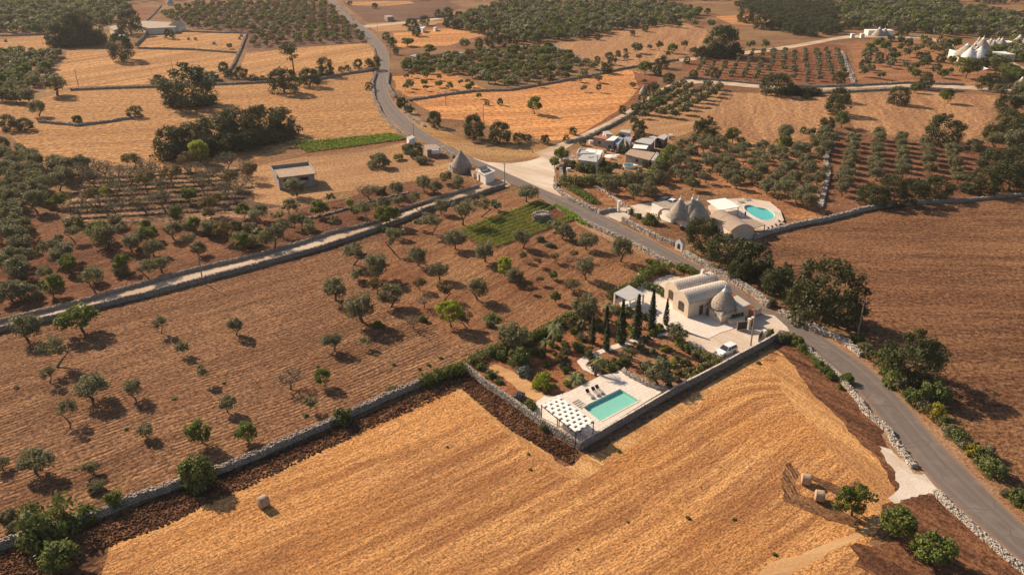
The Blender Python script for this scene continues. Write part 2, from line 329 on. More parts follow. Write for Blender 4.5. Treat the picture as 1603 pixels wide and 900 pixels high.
# ------------------------------------------------------------------ ground and fields
mesh('ground',[(-2600,-120,0),(2600,-120,0),(2600,3600,0),(-2600,3600,0)],[(0,1,2,3)],M['base'])
tag(bpy.data.objects['ground'],kind='structure')
def sheet(name,px,mat,z,step=4.0,jit=.35,world=False,holes=None,kind='structure'):
    pts=px if world else P(px)
    pts=sub(pts,step,jit,True) if step else pts
    bm=bmesh.new(); es=[]
    for loop in [pts]+(holes or []):
        vs=[bm.verts.new((x,y,z)) for x,y in loop]
        es+=[bm.edges.new((vs[i],vs[(i+1)%len(vs)])) for i in range(len(vs))]
    bmesh.ops.triangle_fill(bm,use_beauty=True,use_dissolve=False,edges=es)
    bmesh.ops.recalc_face_normals(bm,faces=bm.faces)
    if bm.faces and sum(f.normal.z for f in bm.faces)<0: bmesh.ops.reverse_faces(bm,faces=bm.faces)
    me=bpy.data.meshes.new(name); bm.to_mesh(me); bm.free(); me.materials.append(mat)
    o=bpy.data.objects.new(name,me); col.objects.link(o); return tag(o,kind=kind)
# near
ploughed=[(-330,640),(-150,560),(0,522),(150,490),(400,424),(600,362),(790,296),(824,314),(905,352),(1005,398),(1035,425),(1005,447),(960,462),(900,492),(800,545),(727,582),(560,652),(400,722),(150,808),(0,862),(-200,930),(-420,1000)]
sheet('ploughed_field',ploughed,M['plough'],.010)
sheet('red_orchard_soil',[(600,372),(660,352),(790,300),(824,316),(905,354),(1005,400),(1033,424),(1005,446),(960,461),(890,492),(800,545),(745,535),(700,540),(640,470),(560,430)],M['redplough'],.014,3,1.2)
goldpoly=[(722,603),(560,675),(400,751),(262,816),(170,856),(158,905),(120,1010),(700,1200),(1400,1150),(1420,960),(1400,880),(1360,850),(1400,800),(1402,770),(1376,720),(1328,675),(1308,651),(1275,621),(1248,580),(1222,552),(1212,546),(1120,596),(935,708),(912,712),(898,728),(884,730),(800,669)]
sheet('stubble_field',goldpoly,M['gold'],.022,1.6,.22)
sheet('stubble_headland',[(722,603),(706,607),(780,668),(868,738),(905,752),(940,735),(1000,690),(1120,612),(1200,560),(1212,546),(1120,596),(935,708),(912,712),(898,728),(884,730),(800,669)],M['headland'],.024,1.5,.4)
sheet('stubble_headland',[(1222,552),(1248,580),(1275,621),(1308,651),(1328,675),(1376,720),(1401,763),(1385,800),(1360,800),(1345,750),(1290,690),(1240,630),(1205,575)],M['headland2'],.024,1.5,.5)
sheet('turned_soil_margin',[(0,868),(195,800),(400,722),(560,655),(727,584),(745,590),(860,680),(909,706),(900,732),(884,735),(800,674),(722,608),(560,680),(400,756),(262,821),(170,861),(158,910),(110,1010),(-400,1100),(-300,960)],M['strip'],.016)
sheet('margin_soil',[(1215,530),(1240,530),(1310,590),(1390,680),(1425,740),(1402,775),(1376,725),(1328,680),(1308,656),(1275,626),(1248,585),(1222,557),(1210,550)],M['margin'],.017,2,.3)
sheet('margin_soil',[(1380,790),(1430,775),(1466,775),(1540,845),(1602,895),(1700,1000),(1500,1100),(1425,960),(1440,900),(1400,850),(1385,815)],M['margin'],.030,2,.3)
sheet('track_marks',[(1228,728),(1238,724),(1252,742),(1245,760),(1252,772),(1232,786),(1226,784),(1223,755)],M['wheelmark'],.034,.5,.22)
sheet('track_marks',[(1250,770),(1262,778),(1300,790),(1345,812),(1352,822),(1340,826),(1300,815),(1255,797),(1231,786)],M['wheelmark2'],.035,.5,.22)
sheet('track_marks',[(1268,742),(1300,755),(1322,765),(1318,778),(1290,765),(1268,750)],M['wheelmark2'],.034,.5,.2)
sheet('turned_patch',[(1330,855),(1400,850),(1440,880),(1520,905),(1500,960),(1420,930),(1350,890)],M['margin'],.036,1.0,.8)
sheet('dirt_track',[(1180,905),(1205,880),(1270,860),(1340,835),(1385,800),(1392,785),(1405,800),(1380,825),(1330,850),(1270,880),(1230,905),(1150,960),(1050,980)],M['sandpath'],.026,1.6,.3)
sheet('white_gravel_entrance',[(1376,698),(1401,742),(1408,762),(1390,780),(1400,788),(1424,780),(1439,774),(1464,773),(1470,770),(1455,748),(1449,741),(1430,741),(1419,725),(1396,704)],M['whitegravel'],.040,.6,.28)
dark=[(1190,378),(1262,352),(1362,326),(1500,318),(1604,306),(1800,290),(2000,420),(2000,1000),(1700,860),(1604,792),(1560,742),(1500,690),(1462,640),(1420,590),(1340,525),(1295,496),(1240,470),(1200,440),(1180,400)]
sheet('dark_ploughed_field',dark,M['darkfield'],.012)
# verges, junction
sheet('road_verge',[(1000,345),(1045,378),(1100,412),(1150,437),(1205,478),(1255,497),(1300,520),(1345,545),(1385,580),(1440,640),(1480,678),(1530,735),(1570,775),(1640,830),(1640,850),(1560,800),(1480,715),(1430,655),(1360,583),(1300,545),(1240,508),(1200,490),(1140,450),(1080,415),(1000,372)],M['verge'],.018,2,.3)
sheet('road_verge',[(900,350),(935,368),(1000,398),(1050,425),(1064,430),(1058,410),(1000,382),(940,355),(905,342)],M['verge'],.018,2,.2)
sheet('road_verge',[(1380,680),(1400,715),(1430,745),(1470,770),(1520,820),(1600,890),(1700,1000),(1700,940),(1600,860),(1500,775),(1450,725),(1395,668)],M['verge'],.018,2,.2)
sheet('dry_grass_verge',[(612,160),(625,178),(650,200),(700,228),(762,256),(860,245),(870,232),(800,212),(745,228),(700,205),(660,190),(645,170),(630,150)],M['drygrass'],.014,4,.6)
sheet('gravel_junction',[(740,247),(762,254),(800,256),(832,251),(860,241),(878,250),(870,264),(866,284),(885,302),(905,317),(945,336),(955,342),(900,325),(860,308),(800,282),(765,262)],M['gravel'],.020,2,.4)
sheet('verge_soil',[(868,262),(874,290),(900,300),(950,322),(975,338),(965,345),(940,334),(905,316),(885,302),(868,286)],M['verge'],.021,2,.3)
# middle and far fields
sheet('sandy_yard',[(395,262),(470,246),(560,240),(630,224),(660,235),(700,250),(720,262),(700,275),(640,284),(600,292),(520,302),(480,320),(440,322),(398,316)],M['sandy'],.012,5,.8)
sheet('terraced_dry_field',[(130,268),(250,260),(400,262),(398,315),(440,322),(430,335),(330,348),(180,350),(100,345),(120,300)],M['terraced'],.010,5,1)
sheet('red_grove_soil',[(-60,330),(90,345),(200,356),(330,350),(430,336),(520,315),(640,286),(700,277),(750,287),(600,342),(400,397),(200,447),(0,500),(-120,530)],M['redgrove'],.008,5,1)
sheet('wheat_field',[(110,141),(260,136),(400,130),(520,121),(584,113),(580,125),(585,150),(597,175),(632,208),(640,213),(560,219),(470,226),(400,250),(255,262),(130,260),(70,262),(40,232),(0,205),(-90,200),(-80,165),(0,160),(60,155)],M['orange' if 0 else 'wheat'],.012,8,.8)
sheet('wheat_field',[(105,80),(190,77),(365,82),(376,86),(348,120),(262,131),(110,137),(70,145),(86,115),(100,95)],M['wheat2'],.013,8,.8)
sheet('wheat_field',[(217,68),(232,50),(300,48),(386,52),(375,80),(220,75)],M['wheat2'],.013,8,.8)
sheet('wheat_field',[(-80,70),(0,62),(78,55),(86,78),(60,85),(-60,92)],M['wheat'],.012,8,.8)
sheet('wheat_field',[(370,118),(385,84),(480,74),(560,69),(587,69),(592,95),(585,108),(520,117),(400,126)],M['wheat2'],.014,8,.8)
sheet('red_field',[(208,10),(254,12),(226,34),(204,30)],M['redfar'],.012,10,1)
sheet('brown_orchard_soil',[(262,24),(300,8),(450,5),(513,6),(534,25),(560,50),(585,67),(480,73),(386,81),(388,52),(300,46)],M['brownfield'],.010,10,1)
sheet('red_field',[(535,2),(700,1),(725,12),(690,28),(620,34),(575,36),(545,12)],M['brownfield'],.011,10,1)
sheet('wheat_field',[(540,3),(640,2),(650,6),(600,10),(548,9)],M['wheat2'],.014,10,1)
sheet('dry_field',[(572,38),(640,34),(700,33),(645,48),(590,50)],M['sandy'],.012,8,1)
sheet('dry_field',[(615,52),(700,45),(760,55),(700,72),(625,75)],M['orange'],.012,8,1)
sheet('dry_field',[(614,120),(700,112),(760,140),(690,150),(640,152),(618,140)],M['orange'],.012,6,1)
sheet('orange_field',[(643,156),(700,146),(800,139),(870,127),(950,113),(985,110),(1012,117),(1032,124),(1000,150),(975,170),(950,190),(915,212),(885,220),(855,220),(815,212),(740,190),(690,186),(660,168)],M['orange'],.013,6,.6)
sheet('ploughed_edge',[(990,112),(1016,118),(1034,124),(985,168),(940,200),(905,220),(888,221),(918,205),(960,178),(1000,140)],M['redfar'],.016,5,.5)
sheet('dry_field',[(868,70),(925,58),(975,46),(1025,40),(1070,36),(1112,50),(1097,75),(1060,92),(975,106),(947,110),(925,98),(900,86)],M['tanfield'],.012,8,1)
sheet('dry_field',[(1120,26),(1175,22),(1210,36),(1175,40),(1145,38)],M['orange'],.012,8,1)
sheet('red_young_grove_soil',[(1065,92),(1100,85),(1200,78),(1270,68),(1325,72),(1340,131),(1200,133),(1085,124),(1075,110)],M['redfar'],.012,8,.8)
sheet('red_grove_soil',[(1330,68),(1480,60),(1600,120),(1600,142),(1420,132),(1342,131)],M['grovesoil'],.011,8,.8)
sheet('dry_field',[(1062,135),(1130,142),(1118,180),(1100,200),(1060,215),(1010,205),(970,200),(1020,165)],M['sandy'],.011,6,.8)
sheet('dry_field',[(1118,180),(1140,145),(1240,147),(1300,146),(1300,185),(1270,215),(1200,230),(1110,225),(1095,205)],M['tanfield'],.012,6,.8)
sheet('dry_field',[(1325,148),(1420,143),(1560,150),(1550,190),(1520,222),(1440,216),(1340,206),(1325,180)],M['tanfield'],.012,6,.8)
sheet('red_grove_soil',[(1300,212),(1340,210),(1440,220),(1580,226),(1640,300),(1500,312),(1362,322),(1290,345),(1296,280)],M['redgrove'],.010,6,.8)
sheet('orange_grove_soil',[(990,255),(1070,215),(1200,232),(1300,212),(1297,280),(1292,345),(1250,350),(1215,330),(1150,305),(1060,305),(985,325),(930,318),(900,300),(940,290)],M['grovesoil'],.009,6,.8)
# roads
def ribbon(name,Lp,Rp,mat,z,step=2.5,world=False,it=2):
    A=Lp if world else P(Lp); B=Rp if world else P(Rp)
    A=smooth_path(A,it); B=smooth_path(B,it)
    def resample(p,n):
        d=[0]
        for a,b in zip(p[:-1],p[1:]): d.append(d[-1]+math.hypot(b[0]-a[0],b[1]-a[1]))
        return [(np.interp(s,d,[q[0] for q in p]),np.interp(s,d,[q[1] for q in p])) for s in np.linspace(0,d[-1],n)],d[-1]
    n=int(max(resample(A,2)[1],1)/step)+2
    A,l=resample(A,n)
    B,_=resample(B,n)
    V=[];Fc=[];UV=[]
    for i in range(n):
        for k in range(5):
            t=k/4; e=.1*(rnd.random()-.5) if k in(0,4) else 0
            V.append((A[i][0]*(1-t)+B[i][0]*t+e,A[i][1]*(1-t)+B[i][1]*t+e,z)); UV.append((l*i/n,t))
    for i in range(n-1):
        for k in range(4): a=i*5+k; Fc.append((a,a+1,a+6,a+5))
    if (V[1][0]-V[0][0])*(V[5][1]-V[0][1])-(V[1][1]-V[0][1])*(V[5][0]-V[0][0])<0: Fc=[f[::-1] for f in Fc]
    o=mesh(name,V,Fc,mat); ul=o.data.uv_layers.new(name='UVMap')
    for lp in o.data.loops: ul.data[lp.index].uv=UV[lp.vertex_index]
    return tag(o,kind='structure')
RL=[(500,-14),(514,0),(530,20),(555,43),(562,50),(585,72),(592,85),(594,100),(591,110),(586,125),(586,145),(597,170),(612,190),(640,210),(665,225),(692,237),(712,244),(750,261),(790,283),(840,304),(867,326),(907,346),(950,366),(1000,388),(1037,405),(1062,417),(1087,430),(1119,442),(1145,456),(1176,477),(1194,492),(1230,518),(1270,549),(1308,581),(1351,623),(1391,675),(1426,715),(1466,766),(1514,811),(1559,848),(1602,884),(1700,965),(1860,1100)]
RR=[(512,-14),(524,0),(540,17),(555,32),(575,45),(597,65),(607,80),(610,95),(609,112),(605,132),(612,155),(625,172),(650,197),(690,222),(718,239),(745,250),(770,260),(800,274),(825,285),(862,302),(905,317),(940,335),(975,352),(1020,375),(1057,395),(1100,420),(1125,433),(1145,445),(1172,466),(1206,486),(1250,503),(1283,522),(1321,548),(1361,573),(1391,601),(1431,644),(1456,675),(1489,708),(1527,745),(1564,783),(1602,818),(1700,900),(1860,1010)]
ribbon('road',RL,RR,M['road'],.045,it=1)
ribbon('cart_track',[(-60,516),(0,499),(125,476),(200,453),(400,400),(480,374),(590,348),(687,312),(740,298),(765,283),(790,282)],[(-60,538),(0,518),(130,490),(200,470),(400,417),(500,390),(575,366),(632,345),(675,327),(740,308),(770,300),(800,290)],M['track'],.030,2)
ribbon('side_track',[(835,240),(858,232),(895,217),(950,192),(985,172),(1020,148),(1045,133),(1062,127),(1100,123),(1140,127),(1190,132),(1280,136),(1340,134),(1420,130),(1520,134),(1600,142)],[(862,252),(876,238),(905,222),(960,198),(1000,176),(1030,155),(1055,139),(1070,133),(1100,130),(1140,134),(1190,139),(1280,142),(1340,139),(1420,135),(1520,140),(1600,149)],M['track'],.026,6)
ribbon('farm_track',[(1062,93),(1110,87),(1200,77),(1270,66),(1330,54),(1450,56),(1480,66)],[(1064,97),(1110,92),(1200,82),(1270,71),(1330,58),(1450,60),(1482,71)],M['track'],.026,8)
ribbon('farm_track',[(562,41),(600,38),(650,33),(700,26)],[(566,45),(600,41),(650,36),(700,29)],M['track'],.026,8)
ribbon('farm_lane',[(1478,62),(1500,92),(1560,92),(1603,115)],[(1486,60),(1508,90),(1564,86),(1610,110)],M['track'],.03,8)
ribbon('farm_lane',[(1315,80),(1330,110),(1338,133)],[(1319,80),(1334,108),(1342,133)],M['track'],.03,8)
# ------------------------------------------------------------------ dry stone walls
def stones(mb_v,mb_f,path,h,t,size,z0=0.0,dens=1.0):
    """irregular blocks packed along a path"""
    d=[0]
    for a,b in zip(path[:-1],path[1:]): d.append(d[-1]+math.hypot(b[0]-a[0],b[1]-a[1]))
    nc=max(2,int(h/(size*.62))); n=int(d[-1]/size*dens*nc*2.3)
    s=rng.uniform(0,d[-1],n); xs=np.interp(s,d,[p[0] for p in path]); ys=np.interp(s,d,[p[1] for p in path])
    i=np.clip(np.searchsorted(d,s)-1,0,len(path)-2); pa=np.array(path); tv=pa[i+1]-pa[i]; tv/=np.linalg.norm(tv,axis=1)[:,None]+1e-9
    nv=np.stack([-tv[:,1],tv[:,0]],1); q=rng.random(n); side=np.where(q<.4,-1,np.where(q<.8,1,0))
    off=np.where(side==0,rng.uniform(-.5,.5,n)*t,side*(t*.5+rng.uniform(-.05,.03,n)))
    zz=np.where(side==0,h+rng.uniform(-.12,.06,n),rng.uniform(.05,h,n))
    c=np.stack([xs+nv[:,0]*off,ys+nv[:,1]*off,z0+zz],1)
    cube=np.array([(-1,-1,-1),(1,-1,-1),(1,1,-1),(-1,1,-1),(-1,-1,1),(1,-1,1),(1,1,1),(-1,1,1)],float)*.5
    V=cube[None]*(1+rng.uniform(-.45,.25,(n,8,3)))*(size*np.stack([rng.uniform(.6,1.3,n),rng.uniform(.5,.9,n),rng.uniform(.4,.8,n)],1))[:,None,:]
    an=np.arctan2(tv[:,1],tv[:,0])+rng.uniform(-.35,.35,n); ca,sa=np.cos(an),np.sin(an)
    X=V[:,:,0]*ca[:,None]-V[:,:,1]*sa[:,None]; Y=V[:,:,0]*sa[:,None]+V[:,:,1]*ca[:,None]
    V=np.stack([X,Y,V[:,:,2]],2)+c[:,None,:]
    base=len(mb_v); mb_v+=V.reshape(-1,3).tolist()
    fq=np.array([(3,2,1,0),(4,5,6,7),(0,1,5,4),(1,2,6,5),(2,3,7,6),(3,0,4,7)])
    mb_f+=((np.arange(n)*8)[:,None,None]+fq[None]+base).reshape(-1,4).tolist()
def wall(px,h,t,label,mat='stone',size=.34,top=True,dens=1.0,world=False,cap=None,z0=0.0,group=None,name='dry_stone_wall',rough=.08,jit=.12):
    path=px if world else [G(x,y,h if top else 0) for x,y in px]
    path=sub(path,1.2,jit); V=[];Fc=[]
    n=len(path)
    for i,(x,y) in enumerate(path):
        a=path[max(0,i-1)]; b=path[min(n-1,i+1)]; dx,dy=b[0]-a[0],b[1]-a[1]; l=math.hypot(dx,dy)+1e-9; nx,ny=-dy/l,dx/l
        hh=z0+h-(.1 if size else 0)+rnd.uniform(-rough,rough)
        for o,z in ((-.55,z0-.05),(-.45,hh),(.45,hh+rnd.uniform(-rough,rough)*.4),(.55,z0-.05)): V.append((x+nx*o*t,y+ny*o*t,z))
    for i in range(n-1):
        for k in range(3): a=i*4+k; Fc.append((a+4,a+5,a+1,a))
    Fc+=[(0,1,2,3),tuple((n-1)*4+k for k in (3,2,1,0))]
    if size: stones(V,Fc,path,h,t,size,z0,dens)
    cx,cy=path[n//2]
    V=[(v[0]-cx,v[1]-cy,v[2]) for v in V]
    o=mesh(name,V,Fc,M[mat]); o.location=(cx,cy,0)
    tag(o,label,'stone wall',group or 'dry stone walls')
    if cap:
        mb=MB()
        for a,b in zip(path[:-1],path[1:]):
            L=math.hypot(b[0]-a[0],b[1]-a[1]); mb.box((a[0]+b[0])/2,(a[1]+b[1])/2,z0+h+.05,L+.02,t*.8,.1,math.atan2(b[1]-a[1],b[0]-a[0]))
        k=MB(); k.v=[(v[0]-cx,v[1]-cy,v[2]) for v in mb.v]; k.f=mb.f
        mesh('coping',k.v,k.f,M[cap],o)
    return o
wall([(-260,930),(-100,880),(0,846),(27,836),(90,817),(155,797),(195,779),(290,746),(350,727),(400,707),(475,674),(547,642),(625,607),(665,591),(727,568)],1.15,.7,'long dry stone wall between the brown ploughed field and the golden stubble field',size=.32)
wall([(-80,520),(0,499),(125,469),(200,447),(300,420),(400,397),(462,380),(520,361),(590,345),(625,327),(687,307),(750,289)],.75,.4,'stone wall along the far side of the pale cart track, up the left',size=.34)
wall([(-80,533),(0,511),(85,492),(137,479),(255,450),(400,412),(500,385),(575,360),(600,352),(632,340),(675,322),(737,305),(790,287)],1.05,.45,'stone wall between the pale cart track and the brown ploughed field',size=.34)
wall([(727,568),(760,595),(805,625),(849,657),(909,692)],1.25,.35,'pale stone garden wall on the turned soil side of the pool pergola','palestone',size=.22,rough=.02,dens=1.0,jit=.03)
wall([(909,692),(1000,639),(1060,604),(1125,571),(1162,551),(1200,531),(1217,521)],1.25,.36,'straight garden wall running from pool corner up past the white car',size=.22,rough=.02,mat='stone',cap='paving',jit=.03)
wall([(1220,517),(1238,522),(1275,553),(1311,583),(1341,618),(1356,641),(1391,670),(1401,690),(1432,727)],.65,.75,'rubble wall on the field side of the road, above the white gravel entrance','palestone',size=.30,dens=1.0,rough=.12)
wall([(1466,766),(1497,797),(1539,834),(1602,886),(1700,970),(1800,1060)],.65,.8,'rubble wall on the field side of the road, below the white gravel entrance','palestone',size=.30,dens=1.0,rough=.12)
wall([(912,343),(950,360),(995,380),(1037,403),(1050,410)],1.0,.6,'stone wall along the road above the reddish orchard','palestone',size=.36)
wall([(975,340),(1017,362),(1055,378)],1.1,.7,'roadside stone wall in front of the cone-roofed houses with the kidney pool','palestone',size=.38)
wall([(1072,392),(1112,414),(1150,435),(1181,454),(1204,473)],1.2,1.0,'rubble stone wall across the road from the villa, under the dark oaks','palestone',size=.36,dens=1.0,rough=.15)
wall([(1222,484),(1270,507),(1325,532),(1350,552)],.8,1.0,'broken rubble wall beneath the large oaks beside the road',size=.5,rough=.2,dens=1.1,mat='palestone')
wall([(1180,368),(1200,361),(1240,350),(1300,338),(1345,326),(1372,320)],1.1,.6,'stone wall between the kidney pool terrace and the dark ploughed field','palestone',size=.42)
wall([(1372,322),(1440,314),(1500,312),(1604,302)],.8,.7,'low stone wall at the far edge of the dark ploughed field',size=.45)
wall([(1300,222),(1293,250),(1297,270),(1290,300),(1284,322)],.6,1.0,'tumbled pale rubble wall beside the red soil olive rows','palestone',size=.6,rough=.2,dens=.8)
wall([(60,188),(122,194),(170,188),(208,182)],.9,.8,'curved stone wall crossing the upper left stubble field',size=.5)
wall([(110,139),(180,136),(255,134),(330,131),(400,128),(450,124)],.9,.8,'stone wall between the two upper left stubble fields, behind the lone oak',size=.55)
wall([(215,74),(300,76),(375,82)],.9,.8,'stone wall below the little stubble field with the tiny bales',size=.6)
wall([(386,52),(378,72),(366,98),(352,118)],1.0,.9,'stone wall running down between two striped stubble fields at upper left',size=.6)
wall([(0,55),(40,54),(78,52)],.9,.8,'stone wall at the far left edge above the small stubble field',size=.6)
wall([(285,48),(340,50),(388,51)],.9,.8,'stone wall behind the white gabled farmhouse field',size=.6)
wall([(490,124),(540,114),(587,107)],1.0,.8,'stone wall behind the two round trees left of the road bend',size=.6)
wall([(564,50),(585,75),(590,96)],.9,.7,'stone wall hugging the upper road on its left side','palestone',size=.5)
wall([(588,112),(583,128),(585,150),(597,176),(615,196),(640,214)],1.0,.7,'pale stone wall along the left side of the road bend','palestone',size=.45)
wall([(609,112),(606,130),(618,150)],1.0,.7,'short stone wall inside the road bend, right side','palestone',size=.5)
wall([(625,160),(640,180),(665,196)],.7,.8,'low wall under the bushes right of the upper road bend','palestone',size=.5)
wall([(527,6),(545,22),(553,30)],.8,.7,'pale wall on the right of the road near the top of the picture','palestone',size=.5)
wall([(640,155),(700,146),(740,141),(800,139),(870,127),(950,112),(975,106),(1018,99),(1062,92)],.9,.8,'stone wall along the top of the bright orange field',size=.6)
wall([(868,70),(885,79),(915,93),(945,108)],.9,.8,'pale stone wall running down to the top of the orange field','palestone',size=.6)
wall([(630,105),(660,92),(700,86),(760,82),(850,74),(868,69)],.8,.8,'stone wall passing the small square huts right of the road',size=.6)
wall([(885,221),(920,212),(960,192),(1000,170),(1030,150),(1052,134)],.9,.7,'pale stone wall on the right edge of the track climbing from the junction','palestone',size=.5)
wall([(1070,120),(1140,125),(1190,130),(1280,134),(1340,132),(1420,128),(1510,131)],.9,.7,'stone wall along the far side of the straight lane at upper right',size=.55)
wall([(1190,141),(1280,144),(1340,141),(1420,137),(1510,141)],.9,.7,'stone wall along the near side of the straight lane at upper right','palestone',size=.55)
wall([(1480,62),(1490,76),(1502,94)],1.2,.8,'pale plastered wall leading to the white masseria','palestone',size=.5)
wall([(1560,95),(1580,103),(1603,118)],1.2,.8,'pale wall along the drive right of the white masseria','palestone',size=.5)
wall([(1321,84),(1325,100),(1331,117),(1337,129)],.7,1.2,'line of heaped pale stones between the young grove and the mixed trees','palestone',size=.7,rough=.2,dens=.8)
wall([(870,283),(868,290),(885,305),(900,312),(940,330)],.9,.7,'curved stone wall edging the gravel junction below the hedge','palestone',size=.45)
wall([(880,276),(878,260),(888,245)],1.0,.6,'short stone wall at the gate of the walled compound','palestone',size=.45)
wall([(710,242),(700,235),(693,228)],1.2,.7,'pale stone wall between the road and the grey stone trullo','palestone',size=.4)
wall([(640,300),(600,310),(560,320),(520,332),(480,342),(420,352)],.4,.5,'low stone terrace edge below the grey concrete house',size=.5,dens=.7)
wall([(252,8),(240,22),(226,34)],.8,.8,'thin wall beside the small red field at top left','palestone',size=.6)
wall([(930,290),(950,300),(985,325)],.5,.6,'low stone edge of the planted bed beside the gravel junction','palestone',size=.5,dens=.7)
wall([(640,30),(690,26),(735,22)],.8,.7,'stone wall by the far track right of the road top',size=.6)
# ------------------------------------------------------------------ vegetation
def leaves(clumps,leaf,seed,up=.25,shell=.35,elong=.62,outw=1.0,keep=1.0):
    r=np.random.default_rng(seed); Vs=[];T=[]
    for (cx,cy,cz,rx,ry,rz,n) in clumps:
        n=max(3,int(n*keep)); d=r.normal(size=(n,3)); d/=np.linalg.norm(d,axis=1)[:,None]
        rad=1-shell*r.random(n)**1.5+.12*r.normal(size=n)
        c=np.array([cx,cy,cz])+d*rad[:,None]*np.array([rx,ry,rz])
        nr=d*outw+r.normal(size=(n,3))*.75; nr[:,2]+=up; nr/=np.linalg.norm(nr,axis=1)[:,None]
        q=r.normal(size=(n,3)); a=np.cross(nr,q); a/=np.linalg.norm(a,axis=1)[:,None]; b=np.cross(nr,a)
        s=leaf*r.uniform(.55,1.35,n)[:,None]*.5
        quad=np.stack([c-a*s-b*s*elong*.5,c+a*s*.2-b*s*elong,c+a*s+b*s*elong*.5,c-a*s*.2+b*s*elong],1)
        Vs.append(quad.reshape(-1,3)); T+=list(np.clip(r.uniform(0,1)*.55+r.random(n)*.5,0,1))
    V=np.concatenate(Vs); n=len(V)//4
    return V,np.arange(n*4).reshape(n,4),np.array(T)
def clumps_round(r,n,w,h,z0,rc,pts,flat=1.0,gap=.0,skirt=False):
    """clumps spread over the shell of an uneven ellipsoid crown of width 1"""
    out=[]
    ph=r.uniform(0,6.28); k2=r.uniform(.10,.24)
    for i in range(n):
        t=r.uniform(0,2*math.pi); u=r.random()**.8; el=math.asin(min(1,-.62+1.62*u))
        if skirt: el=math.asin(-.95+1.95*r.random()**.9)
        rr=(.5*w-rc*.9)*(1+k2*math.sin(2*t+ph))*r.uniform(.75,1.05); ce=math.cos(el) if el>0 or not skirt else .78+.22*math.cos(el)
        x=rr*ce*math.cos(t); y=rr*ce*math.sin(t); z=z0+(h-z0)*.5+((h-z0)*.5-rc*.6)*math.sin(el)
        if r.random()<gap: continue
        q=rc*r.uniform(.7,1.3); out.append((x,y,z,q,q,q*flat,pts))
    out.append((0,0,z0+(h-z0)*(.4 if skirt else .45),w*.33,w*.33,(h-z0)*.38,int(pts*4)))
    return out
def trunk_mesh(r,h,rad,crown_w,nb=4,spread=.6,lean=.06,twist=True):
    mb=MB(); x=y=0; px,py,pz=0,0,-.02; tops=[]
    segs=3; lx,ly=r.uniform(-lean,lean),r.uniform(-lean,lean)
    for i in range(segs):
        nx,ny,nz=px+lx/segs*1.5+r.uniform(-.01,.01),py+ly/segs*1.5,h*(i+1)/segs*.6
        mb.bar((px,py,pz),(nx,ny,nz),rad*(1.25-.25*i),rad*(1.0-.22*i),6); px,py,pz=nx,ny,nz
    for k in range(nb):
        t=2*math.pi*k/nb+r.uniform(-.4,.4); L=crown_w*.5*spread*r.uniform(.7,1.1)
        q=(px+math.cos(t)*L,py+math.sin(t)*L,h*.6+(1)*r.uniform(.2,.42)*crown_w*.6)
        m=((px+q[0])/2*1.05,(py+q[1])/2*1.05,(pz+q[2])/2-.01)
        mb.bar((px,py,pz-.01),m,rad*.6,rad*.4,5); mb.bar(m,q,rad*.4,rad*.12,5); tops.append((m,q))
    return mb,tops
class Kind: pass
KINDS={}
holder=[]
def protomesh(name,V,Fc,mat,tint=None):
    me=bpy.data.meshes.new(name); me.from_pydata(V.tolist() if isinstance(V,np.ndarray) else [tuple(map(float,v)) for v in V],[],Fc.tolist() if isinstance(Fc,np.ndarray) else Fc); me.materials.append(mat)
    if tint is not None:
        a=me.attributes.new('tint','FLOAT','FACE'); a.data.foreach_set('value',np.asarray(tint,dtype=np.float32))
    me.update(); return me
def defkind(key,name,cat,adj,mat,nvar,gen,hr,trunk=True,bark='bark'):
    k=Kind(); k.key=key;k.name=name;k.cat=cat;k.adj=adj;k.mat=mat;k.hr=hr;k.hi=[];k.lo=[];k.trunk=trunk
    for v in range(nvar):
        r=random.Random(hash((len(key),v,7))&0xffff); r=random.Random(v*31+sum(map(ord,key)))
        tb,cl,leaf=gen(r)
        Vh,Fh,Th=leaves(cl,leaf,v*7+3)
        Vm,Fm,Tm=leaves(cl,leaf*1.9,v*7+3,keep=.30)
        tm=protomesh('trunk',tb.v,tb.f,M[bark]) if trunk else None
        k.hi.append((protomesh('crown',Vh,Fh,LF[mat],Th),tm)); k.lo.append((protomesh('crown',Vm,Fm,LF[mat],Tm),tm))
        Vl,Fl,Tl=leaves(cl,leaf*3.2,v*7+5,keep=.09); k.__dict__.setdefault('far',[]).append((Vl,Tl))
    KINDS[key]=k
def g_olive(r):
    h=r.uniform(.74,.88); tb,_=trunk_mesh(r,.42,.035,1,4,.5,.08)
    cl=clumps_round(r,19,1.0,h,.15,.155,95,.85,.10)
    return tb,cl,.068
def g_olive_sparse(r):
    h=r.uniform(.85,1.0); tb,_=trunk_mesh(r,.55,.03,1,4,.55,.22)
    cl=clumps_round(r,16,.95,h,.26,.15,85,.75,.15); cl[-1]=(cl[-1][0],cl[-1][1],cl[-1][2]+.03,.26,.26,.15,150)
    return tb,cl,.066
def g_oak(r):
    h=r.uniform(.78,.92); tb,_=trunk_mesh(r,.32,.032,1,5,.6)
    cl=clumps_round(r,64,1.0,h,-.04,.11,95,.85,.14,True)
    cl+=clumps_round(r,12,1.06,h*1.03,.06,.06,50,.9,0)[:-1]
    return tb,cl,.040
def g_walnut(r):
    h=r.uniform(.8,.95); tb,_=trunk_mesh(r,.42,.028,1,4,.6,.1)
    cl=clumps_round(r,26,1.0,h,.13,.125,85,.85,.08)
    return tb,cl,.075
